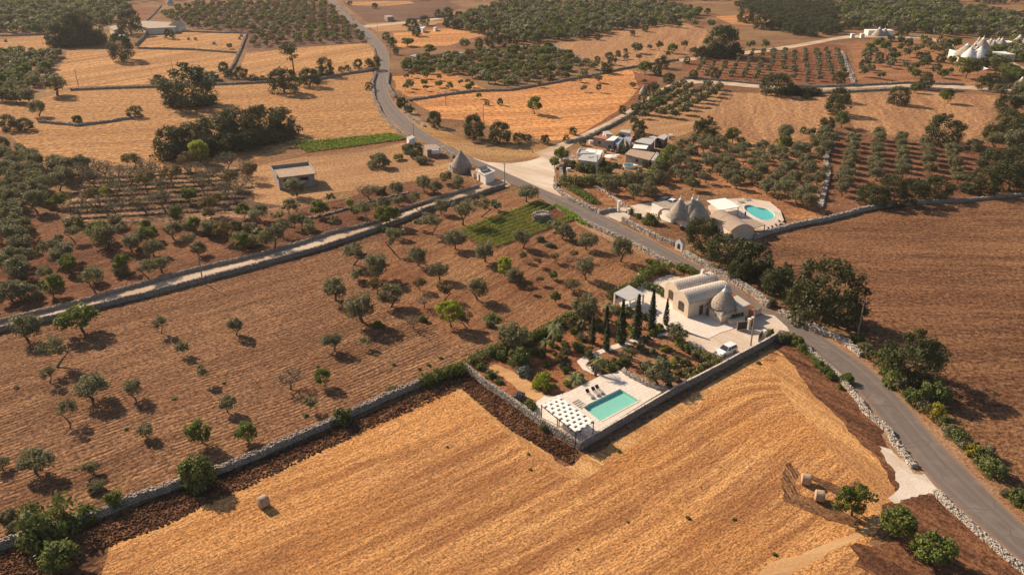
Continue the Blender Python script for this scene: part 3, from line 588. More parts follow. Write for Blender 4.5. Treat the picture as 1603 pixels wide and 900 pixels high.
def g_bare(r):
    h=r.uniform(.85,1.0); mb,tops=trunk_mesh(r,.42,.032,1,6,.8,.12)
    for m,q in tops:
        for _ in range(5):
            a=[m[i]+(q[i]-m[i])*r.random() for i in range(3)]; b=(a[0]+r.uniform(-.2,.2),a[1]+r.uniform(-.2,.2),a[2]+r.uniform(.08,.3)); mb.bar(a,b,.011,.004,4)
    cl=[(q[0]*1.05,q[1]*1.05,q[2]+.12,.17,.17,.14,42) for m,q in tops]+[(m[0],m[1],m[2]+.3,.15,.15,.12,34) for m,q in tops]
    return mb,cl,.050
def g_shrub(r):
    mb=MB(); cl=clumps_round(r,18,1.0,r.uniform(.55,.7),-.08,.15,85,.85,.05,True); return mb,cl,.085
def g_cyp(r):
    mb=MB(); mb.bar((0,0,-.1),(0,0,2),.06,.04,6); cl=[]
    for i in range(46):
        z=.25+i*.135; w=.50*math.sin(min(1,(z+.6)/1.9)*1.57)*(1-(max(0,z-1.6)/5.1)**1.3); w=max(.09,w)
        a=r.uniform(0,6.28); cl.append((w*.14*math.cos(a),w*.14*math.sin(a),z,w*.9,w*.9,.24,130))
    return mb,cl,.11
def g_pine(r):
    mb,t=trunk_mesh(r,1.5,.03,1,6,.6,.03)
    cl=[(math.cos(a)*rr,math.sin(a)*rr,1.0+r.uniform(-.12,.22),.19,.19,.10,60) for a,rr in [(r.uniform(0,6.3),r.uniform(.05,.38)) for _ in range(16)]]
    cl+=[(.15*math.cos(a),.15*math.sin(a),.75+r.uniform(-.1,.1),.12,.12,.07,40) for a in (0,2,4)]
    return mb,cl,.06
defkind('olive','olive_tree','olive tree','grey-green olive tree','olive',6,g_olive,.8)
defkind('solive','olive_tree','olive tree','thin grey-green olive tree','olive',5,g_olive_sparse,.9)
defkind('oak','oak_tree','oak tree','dark green dense oak','oak',5,g_oak,.85)
defkind('walnut','leafy_tree','tree','bright green leafy tree','walnut',4,g_walnut,.85)
defkind('fig','fig_tree','fig tree','yellow-green fig tree','fig',2,g_walnut,.85)
defkind('almond','almond_tree','almond tree','half-bare grey almond tree','almond',5,g_bare,.9)
defkind('brown','almond_tree','almond tree','yellowish almond tree','brownish',3,g_olive_sparse,.9)
defkind('shrub','shrub','shrub','dark green rounded shrub','hedge',4,g_shrub,.6,False)
defkind('oshrub','shrub','shrub','grey-green low shrub','olive',3,g_shrub,.6,False)
defkind('gshrub','shrub','shrub','bright green low shrub','walnut',3,g_shrub,.6,False)
defkind('yshrub','shrub','shrub','yellow-flowered shrub','yellow',2,g_shrub,.6,False)
defkind('fshrub','shrub','shrub','yellow-green leafy shrub','fig',2,g_shrub,.6,False)
defkind('lavender','lavender_bush','shrub','grey-purple lavender bush','lavender',1,g_shrub,.6,False)
defkind('agave','agave_plant','plant','pale spiky agave clump','agave',1,g_shrub,.6,False)
defkind('grass','ornamental_grass','grass clump','tawny ornamental grass clump','grass',3,g_shrub,.6,False)
defkind('cyp','cypress_tree','cypress','tall narrow dark cypress','cypress',3,g_cyp,6)
defkind('pine','pine_tree','pine tree','tall umbrella pine','oak',1,g_pine,1.2)
ORD=['first','second','third','fourth','fifth','sixth','seventh','eighth','ninth','tenth','eleventh','twelfth','13th','14th','15th','16th','17th','18th','19th','20th']+['%dth'%i if i%10 not in(1,2,3) or 10<i%100<14 else '%d%s'%(i,{1:'st',2:'nd',3:'rd'}[i%10]) for i in range(21,99)]
TREES=[]   # (kind, x, y, width m, height factor, area, label, photo position, size px)
def T(area,lst,label=None):
    for e in lst:
        k,px,py,wpx=e[:4]; hf=e[4] if len(e)>4 and isinstance(e[4],(int,float)) else 1.0
        lb=e[-1] if isinstance(e[-1],str) and len(e)>4 else None
        x,y=G(px,py); TREES.append([k,x,y,wpx/SCL(py)*(1.2 if k in('olive','solive') else 1.06),hf,area,lb,(px,py),wpx])
NO=[]      # places kept free of scattered trees (photo px, radius)
def topx(x,y):
    d=y*ct+H*st; return (801.5+F*x/d, 450+F*(H*ct-y*st)/d)
def grove(area,px,kinds,sp,wd,ang=0,jit=.4,spy=None,prob=1.0,hf=1.0,origin=None):
    poly=P(px); c,s=math.cos(R(ang)),math.sin(R(ang)); spy=spy or sp
    U=[(p[0]*c+p[1]*s,-p[0]*s+p[1]*c) for p in poly]; u0,u1=min(u[0] for u in U),max(u[0] for u in U); v0,v1=min(u[1] for u in U),max(u[1] for u in U)
    r=random.Random(len(area)*7+int(px[0][0])); u=u0
    while u<u1:
        v=v0+(r.random()*spy if jit>.3 else 0)
        while v<v1:
            a=u+r.uniform(-jit,jit)*sp; b=v+r.uniform(-jit,jit)*spy; v+=spy
            if r.random()>prob: continue
            x,y=a*c-b*s,a*s+b*c
            if not inpoly((x,y),poly): continue
            q=topx(x,y)
            if any((q[0]-n[0])**2+(q[1]-n[1])**2<n[2]**2 for n in NO): continue
            if q[0]<-60 or q[0]>1663: continue
            w_=r.uniform(*wd); TREES.append([r.choice(kinds),x,y,w_,hf,area,None,q,w_*SCL(q[1])])
        u+=sp
# --- trees standing in the near ploughed field, surveyed one by one
T('in the brown ploughed field',[
 ('olive',44,533,44),('walnut',130,519,58,.95,'spreading bright green tree against the cart track wall, at the left'),('solive',88,575,45),('solive',78,600,27),('olive',146,624,50,.8),('olive',212,624,30,1.1),
 ('solive',110,662,33,1.1),('olive',229,683,26),('walnut',317,694,42),('solive',252,522,26),('olive',287,555,18,1.3),('solive',319,598,22,1.2),('olive',370,525,28,1.1),('olive',356,645,26,1.2),('walnut',388,692,40),
 ('olive',56,740,50),('olive',5,735,24),('olive',147,741,25),('oshrub',152,767,30),('oshrub',15,812,28),('oshrub',27,833,30),
 ('olive',526,471,38),('olive',567,504,54),('olive',612,480,35),('olive',523,549,30,1.2),('solive',572,545,18),('almond',648,515,28),('fig',706,512,44,1.1,'bright yellow-green fig tree standing among the grey olives'),
 ('almond',664,483,28),('brown',695,470,30),('olive',748,470,36),('brown',730,512,26),('almond',455,610,48,.8),('walnut',507,605,30,1.1),('solive',486,644,22),
 ('solive',553,415,36),('solive',617,395,28,1.2),('olive',626,375,18),('olive',713,390,35),('olive',760,410,36),('olive',558,396,20),('olive',654,416,32),('olive',590,437,38),('gshrub',594,413,16),('olive',560,438,22),('olive',688,438,30),
 ('fig',790,432,30,1.0,'yellow-green fig tree near the middle of the picture, below the vineyard'),('brown',590,460,30),('brown',658,455,26),('solive',675,368,32),('solive',655,360,16),('solive',725,352,38),('solive',753,340,30),('olive',777,331,20),('almond',741,317,20),('olive',691,335,26),('gshrub',607,362,17),
 ('gshrub',592,512,20,.7),('gshrub',662,503,14),('gshrub',770,500,28,.5),('oshrub',767,511,16)])
T('in the reddish orchard by the road',[
 ('olive',824,316,28,1.1),('olive',868,362,20),('olive',880,374,24),('olive',893,378,18),('olive',819,389,30,1.1),('oshrub',845,377,14),('oshrub',862,386,18,.6),('olive',917,391,27,1.1),('olive',971,410,33,1.1,'round olive tree nearest the road wall, above the villa hedge'),
 ('brown',819,410,18),('brown',841,418,18),('brown',868,411,18),('almond',893,416,18),('brown',898,405,16),('olive',808,442,26),('olive',917,438,31,1.1),('walnut',866,437,16,1.1),('brown',895,455,36,.6),('walnut',870,474,17,1.2),('almond',900,460,26),('walnut',1022,422,26,.7),('brown',845,446,16),('brown',830,460,14),('almond',925,412,12)])
T('along the dry stone wall at bottom left',[('shrub',82,838,95,1.05,'largest dark green shrub, on the wall at bottom left'),('walnut',90,893,66,.8,'yellow-green bush in the turned soil at the bottom left corner'),('gshrub',138,812,38),('gshrub',180,794,34,1.2),('shrub',312,758,60,1.1),('shrub',535,662,34,1.1),('oshrub',614,617,24)])
T('on the golden stubble field beside the bales',[('walnut',1333,806,58,1.0,'green bushy tree just right of the two paired hay bales'),('walnut',1398,840,62,1.0,'middle one of three green trees below the gravel entrance'),('walnut',1450,880,64,1.0,'lowest of three green trees below the gravel entrance')])
T('in the dark oak belt beyond the villa road',[('oak',1098,393,54,1.15,'rounded oak hiding the front of the cone-roofed houses'),('oak',1140,420,70,.95),('oak',1172,432,64,1.0),('oak',1222,462,56,1.1,'oak between the vaulted roofs and the biggest roadside oak'),('oak',1286,503,100,1.05,'biggest dark oak beside the road, right of the villa'),('oak',1424,594,92,1.02,'big oak at the edge of the dark field, casting the long shadow'),('oak',1196,440,34),('oak',1250,484,50),('oak',1325,505,56,.9),('oak',1160,438,44),('oak',1210,458,40),('shrub',1400,600,50),('shrub',1460,630,50),('oak',1436,612,44,.8)])
# verge shrubs on the right of the road
vs=[(1355,555,30,'oshrub'),(1378,565,28,'shrub'),(1392,590,34,'shrub'),(1410,610,36,'oshrub'),(1428,630,36,'shrub'),(1448,642,30,'oshrub'),(1464,652,32,'yshrub'),(1478,668,30,'shrub'),(1488,682,28,'oshrub'),(1500,690,34,'shrub'),(1512,702,32,'oshrub'),(1524,712,28,'yshrub'),(1536,722,34,'shrub'),(1552,742,44,'shrub'),(1548,716,28,'oshrub'),(1592,785,30,'shrub'),(1604,795,26,'gshrub'),(1575,776,18,'oshrub'),(1205,478,22,'oshrub'),(1340,535,24,'shrub'),(1160,440,20,'oshrub')]
T('on the verge right of the road',[(k,x,y,wd) for x,y,wd,k in vs])
T('on the rubble wall left of the road',[('gshrub',1248,540,22),('gshrub',1256,548,20),('gshrub',1283,575,20),('gshrub',1292,583,22),('gshrub',1300,592,18),('gshrub',1325,598,22),('gshrub',1315,608,12),('oshrub',1232,532,26,.8),('oshrub',1222,534,20)])
# --- left orchards
T('in the red soil olive grove beyond the cart track',[
 ('olive',465,307,30,.9,'olive bush in front of the grey concrete house'),('walnut',500,340,28),('fig',549,327,17,1.0,'small bright green fig right below the sandy yard'),('solive',518,322,18),('solive',455,340,26),('olive',468,352,20),('olive',482,370,20),('solive',524,357,18),('solive',443,370,26),('olive',408,345,26),('olive',430,388,40),('olive',403,373,18),
 ('almond',580,314,30),('olive',621,308,26),('olive',601,330,26),('oshrub',595,304,24),('solive',575,349,32),('olive',558,339,18),('solive',652,327,24),('walnut',608,354,38,1.05,'large bright green tree growing over the cart track'),('olive',664,300,26),('olive',681,305,24),('olive',698,287,22),('olive',717,296,24),('gshrub',661,332,9),
 ('walnut',155,378,44,.8),('walnut',97,325,24),('walnut',82,325,18),('fig',166,312,24,.9),('walnut',296,318,28),('fig',314,255,38,1.0,'yellow-green fig at the foot of the dark thicket'),('walnut',238,375,28),('olive',103,410,36),('olive',168,390,36),('olive',330,370,32),('olive',215,386,26),('brown',340,320,20),('walnut',195,425,30)])
for p in [(465,300,26),(500,335,22),(430,385,26),(155,370,26),(575,345,20),(608,350,28),(460,275,45),(549,325,12),(620,305,14),(601,328,14),(296,312,18),(314,250,22),(97,322,20),(665,298,16)]: NO.append(p)
grove('in the dark olive grove at the left edge',[(-60,262),(0,252),(60,262),(135,258),(128,285),(105,312),(60,330),(40,400),(30,470),(-60,500)],['olive'],6.6,(5.2,7.0),30,.25,5.4,hf=1.0)
grove('in the terraced almond orchard',[(135,262),(250,264),(420,262),(415,300),(400,330),(330,345),(200,350),(110,345),(95,330),(120,290)],['almond','almond','almond','almond','brown'],8.4,(6.0,7.6),52,.2,7.6,prob=.9)
grove('in the red soil olive grove beyond the cart track',[(60,350),(200,352),(330,345),(400,340),(430,345),(410,392),(330,412),(200,446),(60,482),(30,480),(40,400)],['solive','olive','brown','solive','oshrub','walnut'],7.4,(3.4,5.6),44,.35,6.6,prob=.9)
grove('in the red soil olive grove beyond the cart track',[(440,335),(520,318),(640,288),(690,290),(740,290),(690,300),(590,338),(480,370),(420,385)],['solive','olive','almond'],7.5,(3.2,4.6),40,.35,prob=.55)
# --- upper left landmarks
T('in the upper left stubble fields',[
 ('oak',297,166,94,.76,'largest lone domed oak clump in the upper left stubble'),('oak',192,95,44,.95,'round oak alone on the striped golden field'),('oak',351,115,20),('oak',266,61,16,1.1,'small dark tree before the white gable farmhouse'),('oak',206,54,38,1.1,'tall dark tree at the farmhouse wall'),('olive',90,150,38,1.0),('oak',249,134,24,.8),('oak',330,127,30,.5),('oak',360,123,16),('oak',378,123,22),('oak',213,184,24,.8),('shrub',122,194,20),('olive',61,182,25),('olive',45,163,24),('olive',30,162,22),('olive',10,160,20),('oak',15,204,30,.9),('oak',40,204,28,.8),('oak',6,238,30,.9),('olive',360,77,9),
 ('oak',446,146,44,1.05,'round oak left below the umbrella pine'),('oak',485,136,32,1.1),('pine',461,121,36,1.0,'tall umbrella pine beside two round oaks'),('oak',510,119,27,1.1),('oak',535,114,11),('oak',545,111,10),('oak',561,108,16,1.1),('oak',584,110,24,.9),('yshrub',590,94,11,1.2),('oak',578,141,13),('oak',395,126,16,.6),('oak',410,125,12,.6)])
T('in the dark thicket at the upper left',[('oak',272,244,58,.85,'leftmost clump of the dark thicket'),('oak',305,238,62,.85),('oak',340,230,66,.85),('oak',376,224,66,.88),('oak',412,217,66,.92),('oak',440,209,46,1.0),('oak',292,248,40,.7),('oak',355,240,48,.7),('oak',392,234,50,.75),('oak',325,242,50,.8)])
T('in the dark farmhouse clump at the top left',[('oak',95,72,38,1.1),('oak',118,69,48,1.15),('oak',145,70,40,1.1),('oak',130,60,40,1.1),('oak',156,64,18),('shrub',180,62,14),('shrub',196,70,12)])
T('along the road north of the junction',[('oak',605,63,12,1.1),('oak',613,74,16,1.1),('oak',620,86,11,1.1),('oak',645,48,25,.9),('oak',665,40,18),('oak',652,57,18),('oak',687,28,13,1.1),('oak',702,34,20,1.1),('oak',737,44,17),('oak',772,38,17),('oak',699,43,12),('walnut',638,73,24,.7),('walnut',672,86,20,.8),('olive',727,77,18),('oak',750,77,17,1.1),('oak',772,74,30,1.0),('oak',790,73,22,1.0),('oak',548,9,8),('oak',587,14,10),
 ('oak',630,168,17,1.1),('oak',640,178,16),('oak',680,199,25,1.15,'narrow dark oak right of the road bend, left of two bigger ones'),('oak',742,219,42,1.1,'left one of two big dark oaks above the junction'),('oak',782,224,38,1.05,'right one of two big dark oaks above the junction'),('oshrub',592,262,34,1.0,'rounded bush in the middle of the sandy yard'),('oshrub',640,240,24),('oak',652,248,26,.9),('oshrub',660,256,22),('walnut',625,250,20,.5),('oshrub',626,168,14)])
T('in the orange field',[('walnut',750,155,8,1.3),('oak',762,165,8,1.2),('oak',783,165,10,1.3),('walnut',837,179,27,1.1,'lone green tree in the middle of the orange field'),('oak',897,211,13,1.1),('oak',886,222,12),('oak',812,224,20,1.0),('oak',853,225,16,1.0),('oak',826,222,14),('oak',974,178,13,1.1),('oak',1021,150,24,.9),('oak',1005,163,16,1.0),('oak',1047,131,22,.9),('olive',914,144,9,1.3),('olive',907,129,10,1.2),('olive',937,145,9,1.4),('olive',937,130,14),('olive',991,139,11),('olive',1007,131,8),('olive',805,137,14),('olive',843,137,10),('olive',914,121,12),('olive',835,128,13),('olive',884,125,14),('olive',865,126,12),('olive',852,125,9)])
T('in the scattered trees above the orange field',[('oak',950,115,20),('walnut',1010,116,20),('oak',1028,119,17),('oak',1036,107,22),('oak',990,57,9,1.2),('oak',935,63,11),('oak',935,97,10),('oak',954,93,14,.9),('brown',967,94,12),('oak',980,93,10),('oak',979,83,8),('olive',996,84,18),('olive',1017,78,9),('brown',1032,80,14,1.2),('walnut',1052,84,16),('brown',1070,79,16),('brown',967,88,10),('brown',1045,92,13),('oak',958,102,14),('brown',1000,96,12),('oak',1128,88,58,.9,'big dome-shaped oak between orange field and young grove'),('oak',1085,124,17,1.0),('oak',1120,125,18,1.1),('oak',1168,36,30,.9),('oak',1190,46,28,.9),('olive',1175,77,14),('olive',1197,77,14),('oak',1098,92,22),('brown',1085,90,18),('oak',1075,100,12),('oak',1010,50,12),('oak',1062,44,12),('oak',1107,22,10),('olive',1045,42,10),('olive',1085,42,12),('olive',1112,44,14)])
T('in the dry fields at the upper right',[('oak',1104,222,42,1.0,'broad dark tree right above the walled compound'),('walnut',1146,224,26,.9),('oak',1000,219,20,.9),('oak',1215,149,50,.85,'dark rounded oak where the long hedge begins'),('oak',1248,149,30,.45),('oak',1270,149,26,.4),('oak',1312,132,22,1.0),('oak',1310,180,38,1.05,'tall dark oak in the gap between two dry fields'),('oak',1314,160,28,1.0),('oak',1293,206,24),('walnut',1316,200,28),('oak',1257,209,11,1.1),('olive',1269,215,15,1.1),('olive',1228,222,30),('walnut',1225,240,30),('oak',1405,164,33,.95,'dark round tree just below the straight lane'),('walnut',1482,162,24,.9),('oak',1475,226,66,.85,'dark round oak on the dry field at right'),('oak',1447,140,24,1.1),('oak',1411,56,20,.9),('oak',1448,96,16),('olive',1356,96,18),('walnut',1496,76,20),('walnut',1511,123,36,.9),('oak',1550,142,44,.7),('oak',1575,178,34,1.0),('oak',1590,224,50,1.0),('oak',1553,220,36,.8),('shrub',1262,155,12)])
T('on the far edge of the dark field',[('oak',1365,322,48,.9),('oak',1395,319,50,.95),('oak',1426,316,46,.95),('oak',1462,311,46,.9),('oak',1535,304,46,.9),('oak',1580,300,60,1.0),('oak',1555,270,50,.9),('oak',1600,268,56,.9),('oak',1510,300,26,.6),('olive',1590,240,40),('oak',1575,205,40,.9)])
for p in TREES:
    if p[0] in('oak','walnut') and p[8]>14: NO.append((p[7][0],p[7][1]-p[8]*.25,p[8]*.5))
grove('in the olive grove at the top left corner',[(-60,88),(80,86),(98,72),(92,100),(60,130),(50,160),(-60,168)],['olive','walnut','olive'],6.5,(5,7),20,.3)
grove('in the far olive wood at the top left',[(-60,5),(205,4),(200,34),(160,42),(120,58),(0,52),(-60,54)],['olive','olive','walnut','oak'],8.5,(6,8.5),20,.35)
grove('in the brown orchard left of the road',[(250,25),(300,8),(450,5),(510,6),(533,26),(555,48),(580,66),(480,70),(392,76),(390,52),(300,46)],['walnut','brown','olive','brown'],8.0,(3.8,6),12,.3,7)
grove('in the far wood right of the road',[(740,22),(800,6),(880,9),(985,6),(1060,12),(1100,26),(1062,38),(1020,42),(970,48),(925,60),(868,68),(800,72),(760,58),(700,44),(720,30)],['olive','olive','oak','olive','walnut'],7.8,(5.5,8.0),35,.3)
grove('in the green orchard above the orange field',[(690,92),(760,84),(850,78),(890,90),(925,103),(935,110),(870,124),(800,138),(760,134),(720,118),(640,116),(616,110),(622,100)],['walnut','brown','olive','walnut'],7,(4.5,7),-30,.3,6.4,hf=.8)
grove('in the small terraced plot by the road bend',[(618,122),(680,118),(740,130),(755,140),(690,148),(640,152)],['walnut','brown'],8,(2.5,4.5),-30,.25,prob=.7)
grove('in the young grove of regular rows',[(1085,88),(1200,81),(1325,78),(1336,130),(1200,132),(1088,122)],['olive'],8.2,(2.6,4.2),round(math.degrees(math.atan2(G(1262,85)[1]-G(1266,125)[1],G(1262,85)[0]-G(1266,125)[0]))),.07,5.8)
grove('in the diagonal olive rows below the lane junction',[(985,175),(1030,150),(1062,135),(1128,141),(1118,165),(1075,190),(1000,186)],['olive'],8,(4.2,5.6),62,.12,6,prob=.95)
grove('in the dark wood at the upper right',[(1150,8),(1220,4),(1310,12),(1314,52),(1270,60),(1215,50),(1160,26)],['oak'],9,(7,11),0,.35,hf=.75)
grove('in the wide far olive wood at the top right',[(1310,4),(1420,6),(1603,28),(1680,40),(1680,78),(1560,62),(1480,58),(1400,48),(1320,48)],['olive','olive','walnut','oak'],8,(6,8.5),10,.3)
NO+=[(1512,90,17),(1535,88,14),(1378,50,13)]
grove('in the mixed grove left of the white masseria',[(1345,72),(1400,62),(1475,64),(1498,96),(1510,128),(1420,128),(1345,128)],['olive','olive','walnut','oak'],10.5,(4.5,6.2),5,.3,9.5,prob=.8)
grove('in the thick trees around the white masseria',[(1515,98),(1555,100),(1600,120),(1660,140),(1600,142),(1515,130)],['walnut','olive','oak'],6.5,(6,8),0,.3)
grove('in the thick trees around the white masseria',[(1600,62),(1670,70),(1670,130),(1606,106),(1590,96),(1530,86),(1560,80)],['olive','walnut'],7.5,(6,8),0,.3)
NO+= [(1052,325,32),(1100,318,26),(1150,338,34),(1195,335,28),(1180,355,26),(1110,345,36),(940,248,44),(975,250,46),(1010,240,42)]
grove('in the orange soil olive grove behind the kidney pool',[(1075,225),(1130,228),(1200,235),(1235,232),(1300,205),(1298,260),(1290,300),(1282,330),(1236,346),(1222,318),(1180,305),(1100,300),(1065,308),(985,322),(940,300),(905,296),(930,286),(1000,285),(1050,255)],['olive','olive','solive'],6.3,(4.4,6.2),8,.26,5.8,prob=.97)
grove('in the long rows on dark red soil',[(1318,216),(1440,222),(1560,228),(1560,270),(1520,300),(1480,305),(1350,308),(1308,318),(1306,260)],['olive'],6.6,(4.6,5.8),round(math.degrees(math.atan2(G(1383,230)[1]-G(1378,300)[1],G(1383,230)[0]-G(1378,300)[0]))),.08,7.4)
grove('in the thick trees at the right edge',[(1560,150),(1680,150),(1680,300),(1570,300),(1545,230)],['oak','walnut','olive'],8,(6,10),0,.3)
grove('along the straight lane at upper right',[(1345,140),(1540,146),(1540,152),(1345,146)],['olive','walnut'],9,(3.5,5),0,.3,prob=.6)
grove('along the track climbing from the junction',[(985,185),(1055,140),(1075,142),(1000,196),(965,208)],['olive','walnut'],6,(3.5,5.5),0,.3,prob=.5)
grove('in the top far fields',[(-60,-14),(500,-14),(500,3),(-60,3)],['olive','oak'],13,(6,9),0,.4)
grove('in the top far fields',[(530,-14),(1663,-14),(1663,10),(1400,6),(1200,3),(560,1)],['olive','oak','oak'],13,(6,9),0,.4,prob=.8)
# --- planted garden of the villa
T('in the villa garden',[('olive',915,500,46,1.0,'large round olive in the villa garden, beside the ploughed orchard'),('olive',803,548,44,1.1,'grey olive at the upper left corner of the pool garden'),
 ('shrub',812,572,42,1.0),('agave',819,586,24,.9,'pale spiky agave clump beside the sandy garden path'),('fshrub',848,607,31,1.35,'rounded yellow-green bush by the sandy garden path'),('olive',1058,535,36,.9,'spreading olive tree at the corner of the white court'),('olive',1030,602,48,1.0,'round grey-green olive above the curved pool wall'),('solive',980,570,30,.9),
 ('lavender',812,624,24,.8,'grey-purple lavender bush beside the pale garden wall'),('shrub',826,641,32,.7,'dark green bush beside the lavender, near the pergola'),('gshrub',853,673,18,1.0,'small green bush outside the pale wall below the pergola'),
 ('shrub',770,556,20),('shrub',785,562,22),('gshrub',752,577,17,1.0),('shrub',768,590,26,.6),('shrub',780,598,20,.5),('hedgex',0,0,0)][:-1]+
 [('shrub',855,575,12),('oshrub',872,567,13),('oshrub',880,575,14),('shrub',870,545,10),('oshrub',885,552,16),('brown',895,518,18,.7),('shrub',905,545,26,.8),('oshrub',912,532,18),('gshrub',907,595,16),('shrub',920,556,18,1.0),('gshrub',898,522,14),('shrub',858,570,12),('oshrub',883,541,12),('gshrub',1008,534,14),('gshrub',1024,525,18),('fshrub',1046,549,15,.9),('shrub',1072,572,22,.8),('oshrub',1060,565,14),('shrub',1011,500,14,1.2),('shrub',984,492,12,1.6),('oshrub',965,490,22,.8),('oshrub',1009,552,14,.9),('brown',1055,560,10),('shrub',965,572,24,.7),('shrub',955,582,26,.7),('shrub',945,572,22,.7),('gshrub',948,488,12),('oshrub',850,548,12)]+
 [('grass',x,y,s_,1.25) for x,y,s_ in ((1068,546,15),(1076,550,16),(1084,552,14),(1090,558,17),(1098,558,16),(1104,565,18),(1112,564,16),(1118,571,18),(1126,569,15),(1110,575,16),(1120,578,14),(1100,580,16),(1090,590,14),(1080,596,14))]+
 [('shrub',x,y,s_,.85) for x,y,s_ in ((742,570,16),(790,550,20),(826,540,24),(838,532,24),(850,525,22),(862,516,20),(876,508,20),(888,500,20))]+[('oshrub',1060,596,14),('oshrub',1075,590,14),('shrub',1048,606,12)])
T('as a weed in the golden stubble',[('gshrub',x,y,s_,.6) for x,y,s_ in((969,707,9),(827,711,6),(1077,811,10),(1150,813,8),(983,817,6),(830,735,6),(1212,868,9),(700,700,5),(1187,569,8),(905,860,5))])
T('as a weed in the brown ploughed soil',[('gshrub',x,y,s_,.5) for x,y,s_ in((616,571,9),(656,578,7),(671,572,8),(478,651,11),(273,624,9),(198,672,9),(25,607,10),(118,735,8),(300,760,8),(690,561,7),(498,574,7),(430,700,9),(350,600,7))])
rg=random.Random(21); gp=P([(775,560),(850,527),(930,492),(975,482),(1045,520),(1075,545),(1050,600),(985,570),(930,585),(880,615),(850,600),(800,575)]); ex=P([(1050,508),(1045,522),(960,541),(905,556),(900,566),(935,592),(925,570),(940,552),(1040,528)])
n_=0
while n_<90:
    px_,py_=rg.uniform(775,1075),rg.uniform(490,612); q=G(px_,py_)
    if inpoly(q,gp) and min(math.hypot(q[0]-e_[0],q[1]-e_[1]) for e_ in ex)>1.6:
        T('in the villa garden beds',[(rg.choice(['oshrub','gshrub','fshrub','brown','grass','gshrub','fshrub','shrub']),px_,py_,rg.uniform(6,17),rg.uniform(.7,1.3))]); n_+=1
for i,(bx,by,tx,ty) in enumerate([(927,537,928,489),(948,522,950,480),(949,549,951,504),(972,539,976,467),(996,530,1001,460),(1019,520,1022,457),(1042,509,1044,467)]):
    X,Y=G(bx,by); z=0
    for q in range(0,1600):
        z=q*.01
        if 450+F*((H-z)*ct-Y*st)/(Y*ct+(H-z)*st)<=ty: break
    TREES.append(['cyp',X,Y,z/6.45*1.55,1/1.55,'in the cypress row',['leftmost of the seven dark cypresses in the villa garden','second cypress from the left, behind and above another one','third cypress, standing lowest in front of its neighbour','fourth and tallest cypress from the left in the garden row','fifth cypress from the left in the garden row','sixth cypress from the left, beside the white court','rightmost and shortest slender cypress, nearest the villa facade'][i],(bx,by),12])
# --- place them: named individuals for the ones that show largest, the rest as far woods
from collections import defaultdict
TREES.sort(key=lambda t:-t[8])
cnt=defaultdict(int); left=defaultdict(list); ind=[]
for t in TREES:
    nm=KINDS[t[0]].name
    if cnt[nm]<290: cnt[nm]+=1; ind.append(t)
    else: left[t[5]].append(t)
used=set(); areas=defaultdict(list)
for t in ind: areas[t[5]].append(t)
def autolabel(area,lst):
    lst=sorted(lst,key=lambda t:-t[7][1]); n=len(lst); per=max(4,int(math.sqrt(n)*1.15)) if n>9 else 9
    rows=[lst[i:i+per] for i in range(0,n,per)]
    for ri,row in enumerate(rows):
        row.sort(key=lambda t:t[7][0])
        for ci,t in enumerate(row):
            if t[6]: continue
            K=KINDS[t[0]]; adj=K.adj
            place=ORD[ci]+' from the left'+((' in row '+str(ri+1)+' up') if len(rows)>1 else '')
            t[6]=f"{adj}, {place}, {area}"
for a,l in areas.items(): autolabel(a,l)
seen=defaultdict(int)
for t in ind:
    while len(t[6].split())>16: t[6]=t[6].replace('the ','',1) if 'the ' in t[6] else ' '.join(t[6].split()[:16])
    seen[t[6]]+=1
rt=random.Random(11)
def place(t):
    K=KINDS[t[0]]; v=rt.randrange(len(K.hi)); hi=t[8]>17
    cm,tm=(K.hi if hi else K.lo)[v]; W_=t[3]; s=(W_*rt.uniform(.86,1.1),W_*rt.uniform(.86,1.1),W_*t[4]*rt.uniform(.92,1.08)); rz=rt.uniform(0,6.28)
    if K.trunk:
        e=empty(K.name,(t[1],t[2],0),rz); e.scale=s
        c=bpy.data.objects.new('crown',cm); col.objects.link(c); c.parent=e
        k=bpy.data.objects.new('trunk',tm); col.objects.link(k); k.parent=e
    else:
        e=bpy.data.objects.new(K.name,cm); col.objects.link(e); e.location=(t[1],t[2],0); e.rotation_euler=(0,0,rz); e.scale=s
    tag(e,t[6],K.cat,K.name.replace('_',' ')+'s '+t[5])
for t in ind: place(t)
AREANAME={}
for a,l in left.items():
    bym=defaultdict(list)
    for t in l: bym[KINDS[t[0]].mat].append(t)
    for mt,ts in bym.items():
        Vs=[];Ts=[]
        for t in ts:
            K=KINDS[t[0]]; Vl,Tl=K.far[rt.randrange(len(K.far))]; an=rt.uniform(0,6.28); c,s=math.cos(an),math.sin(an)
            W_=t[3]; V=np.stack([(Vl[:,0]*c-Vl[:,1]*s)*W_+t[1],(Vl[:,0]*s+Vl[:,1]*c)*W_+t[2],Vl[:,2]*W_*t[4]],1); Vs.append(V); Ts.append(Tl)
        V=np.concatenate(Vs); n=len(V)//4
        o=mesh('far_woodland',V,np.arange(n*4).reshape(n,4),LF[mt],tint=np.concatenate(Ts))
        tag(o,'distant '+{'olive':'grey-green','oak':'dark green','walnut':'bright green','brownish':'yellowish'}.get(mt,'green')+' tree crowns '+a,'woodland',kind='stuff')
print('trees',len(ind),'far',sum(map(len,left.values())),dict(cnt))
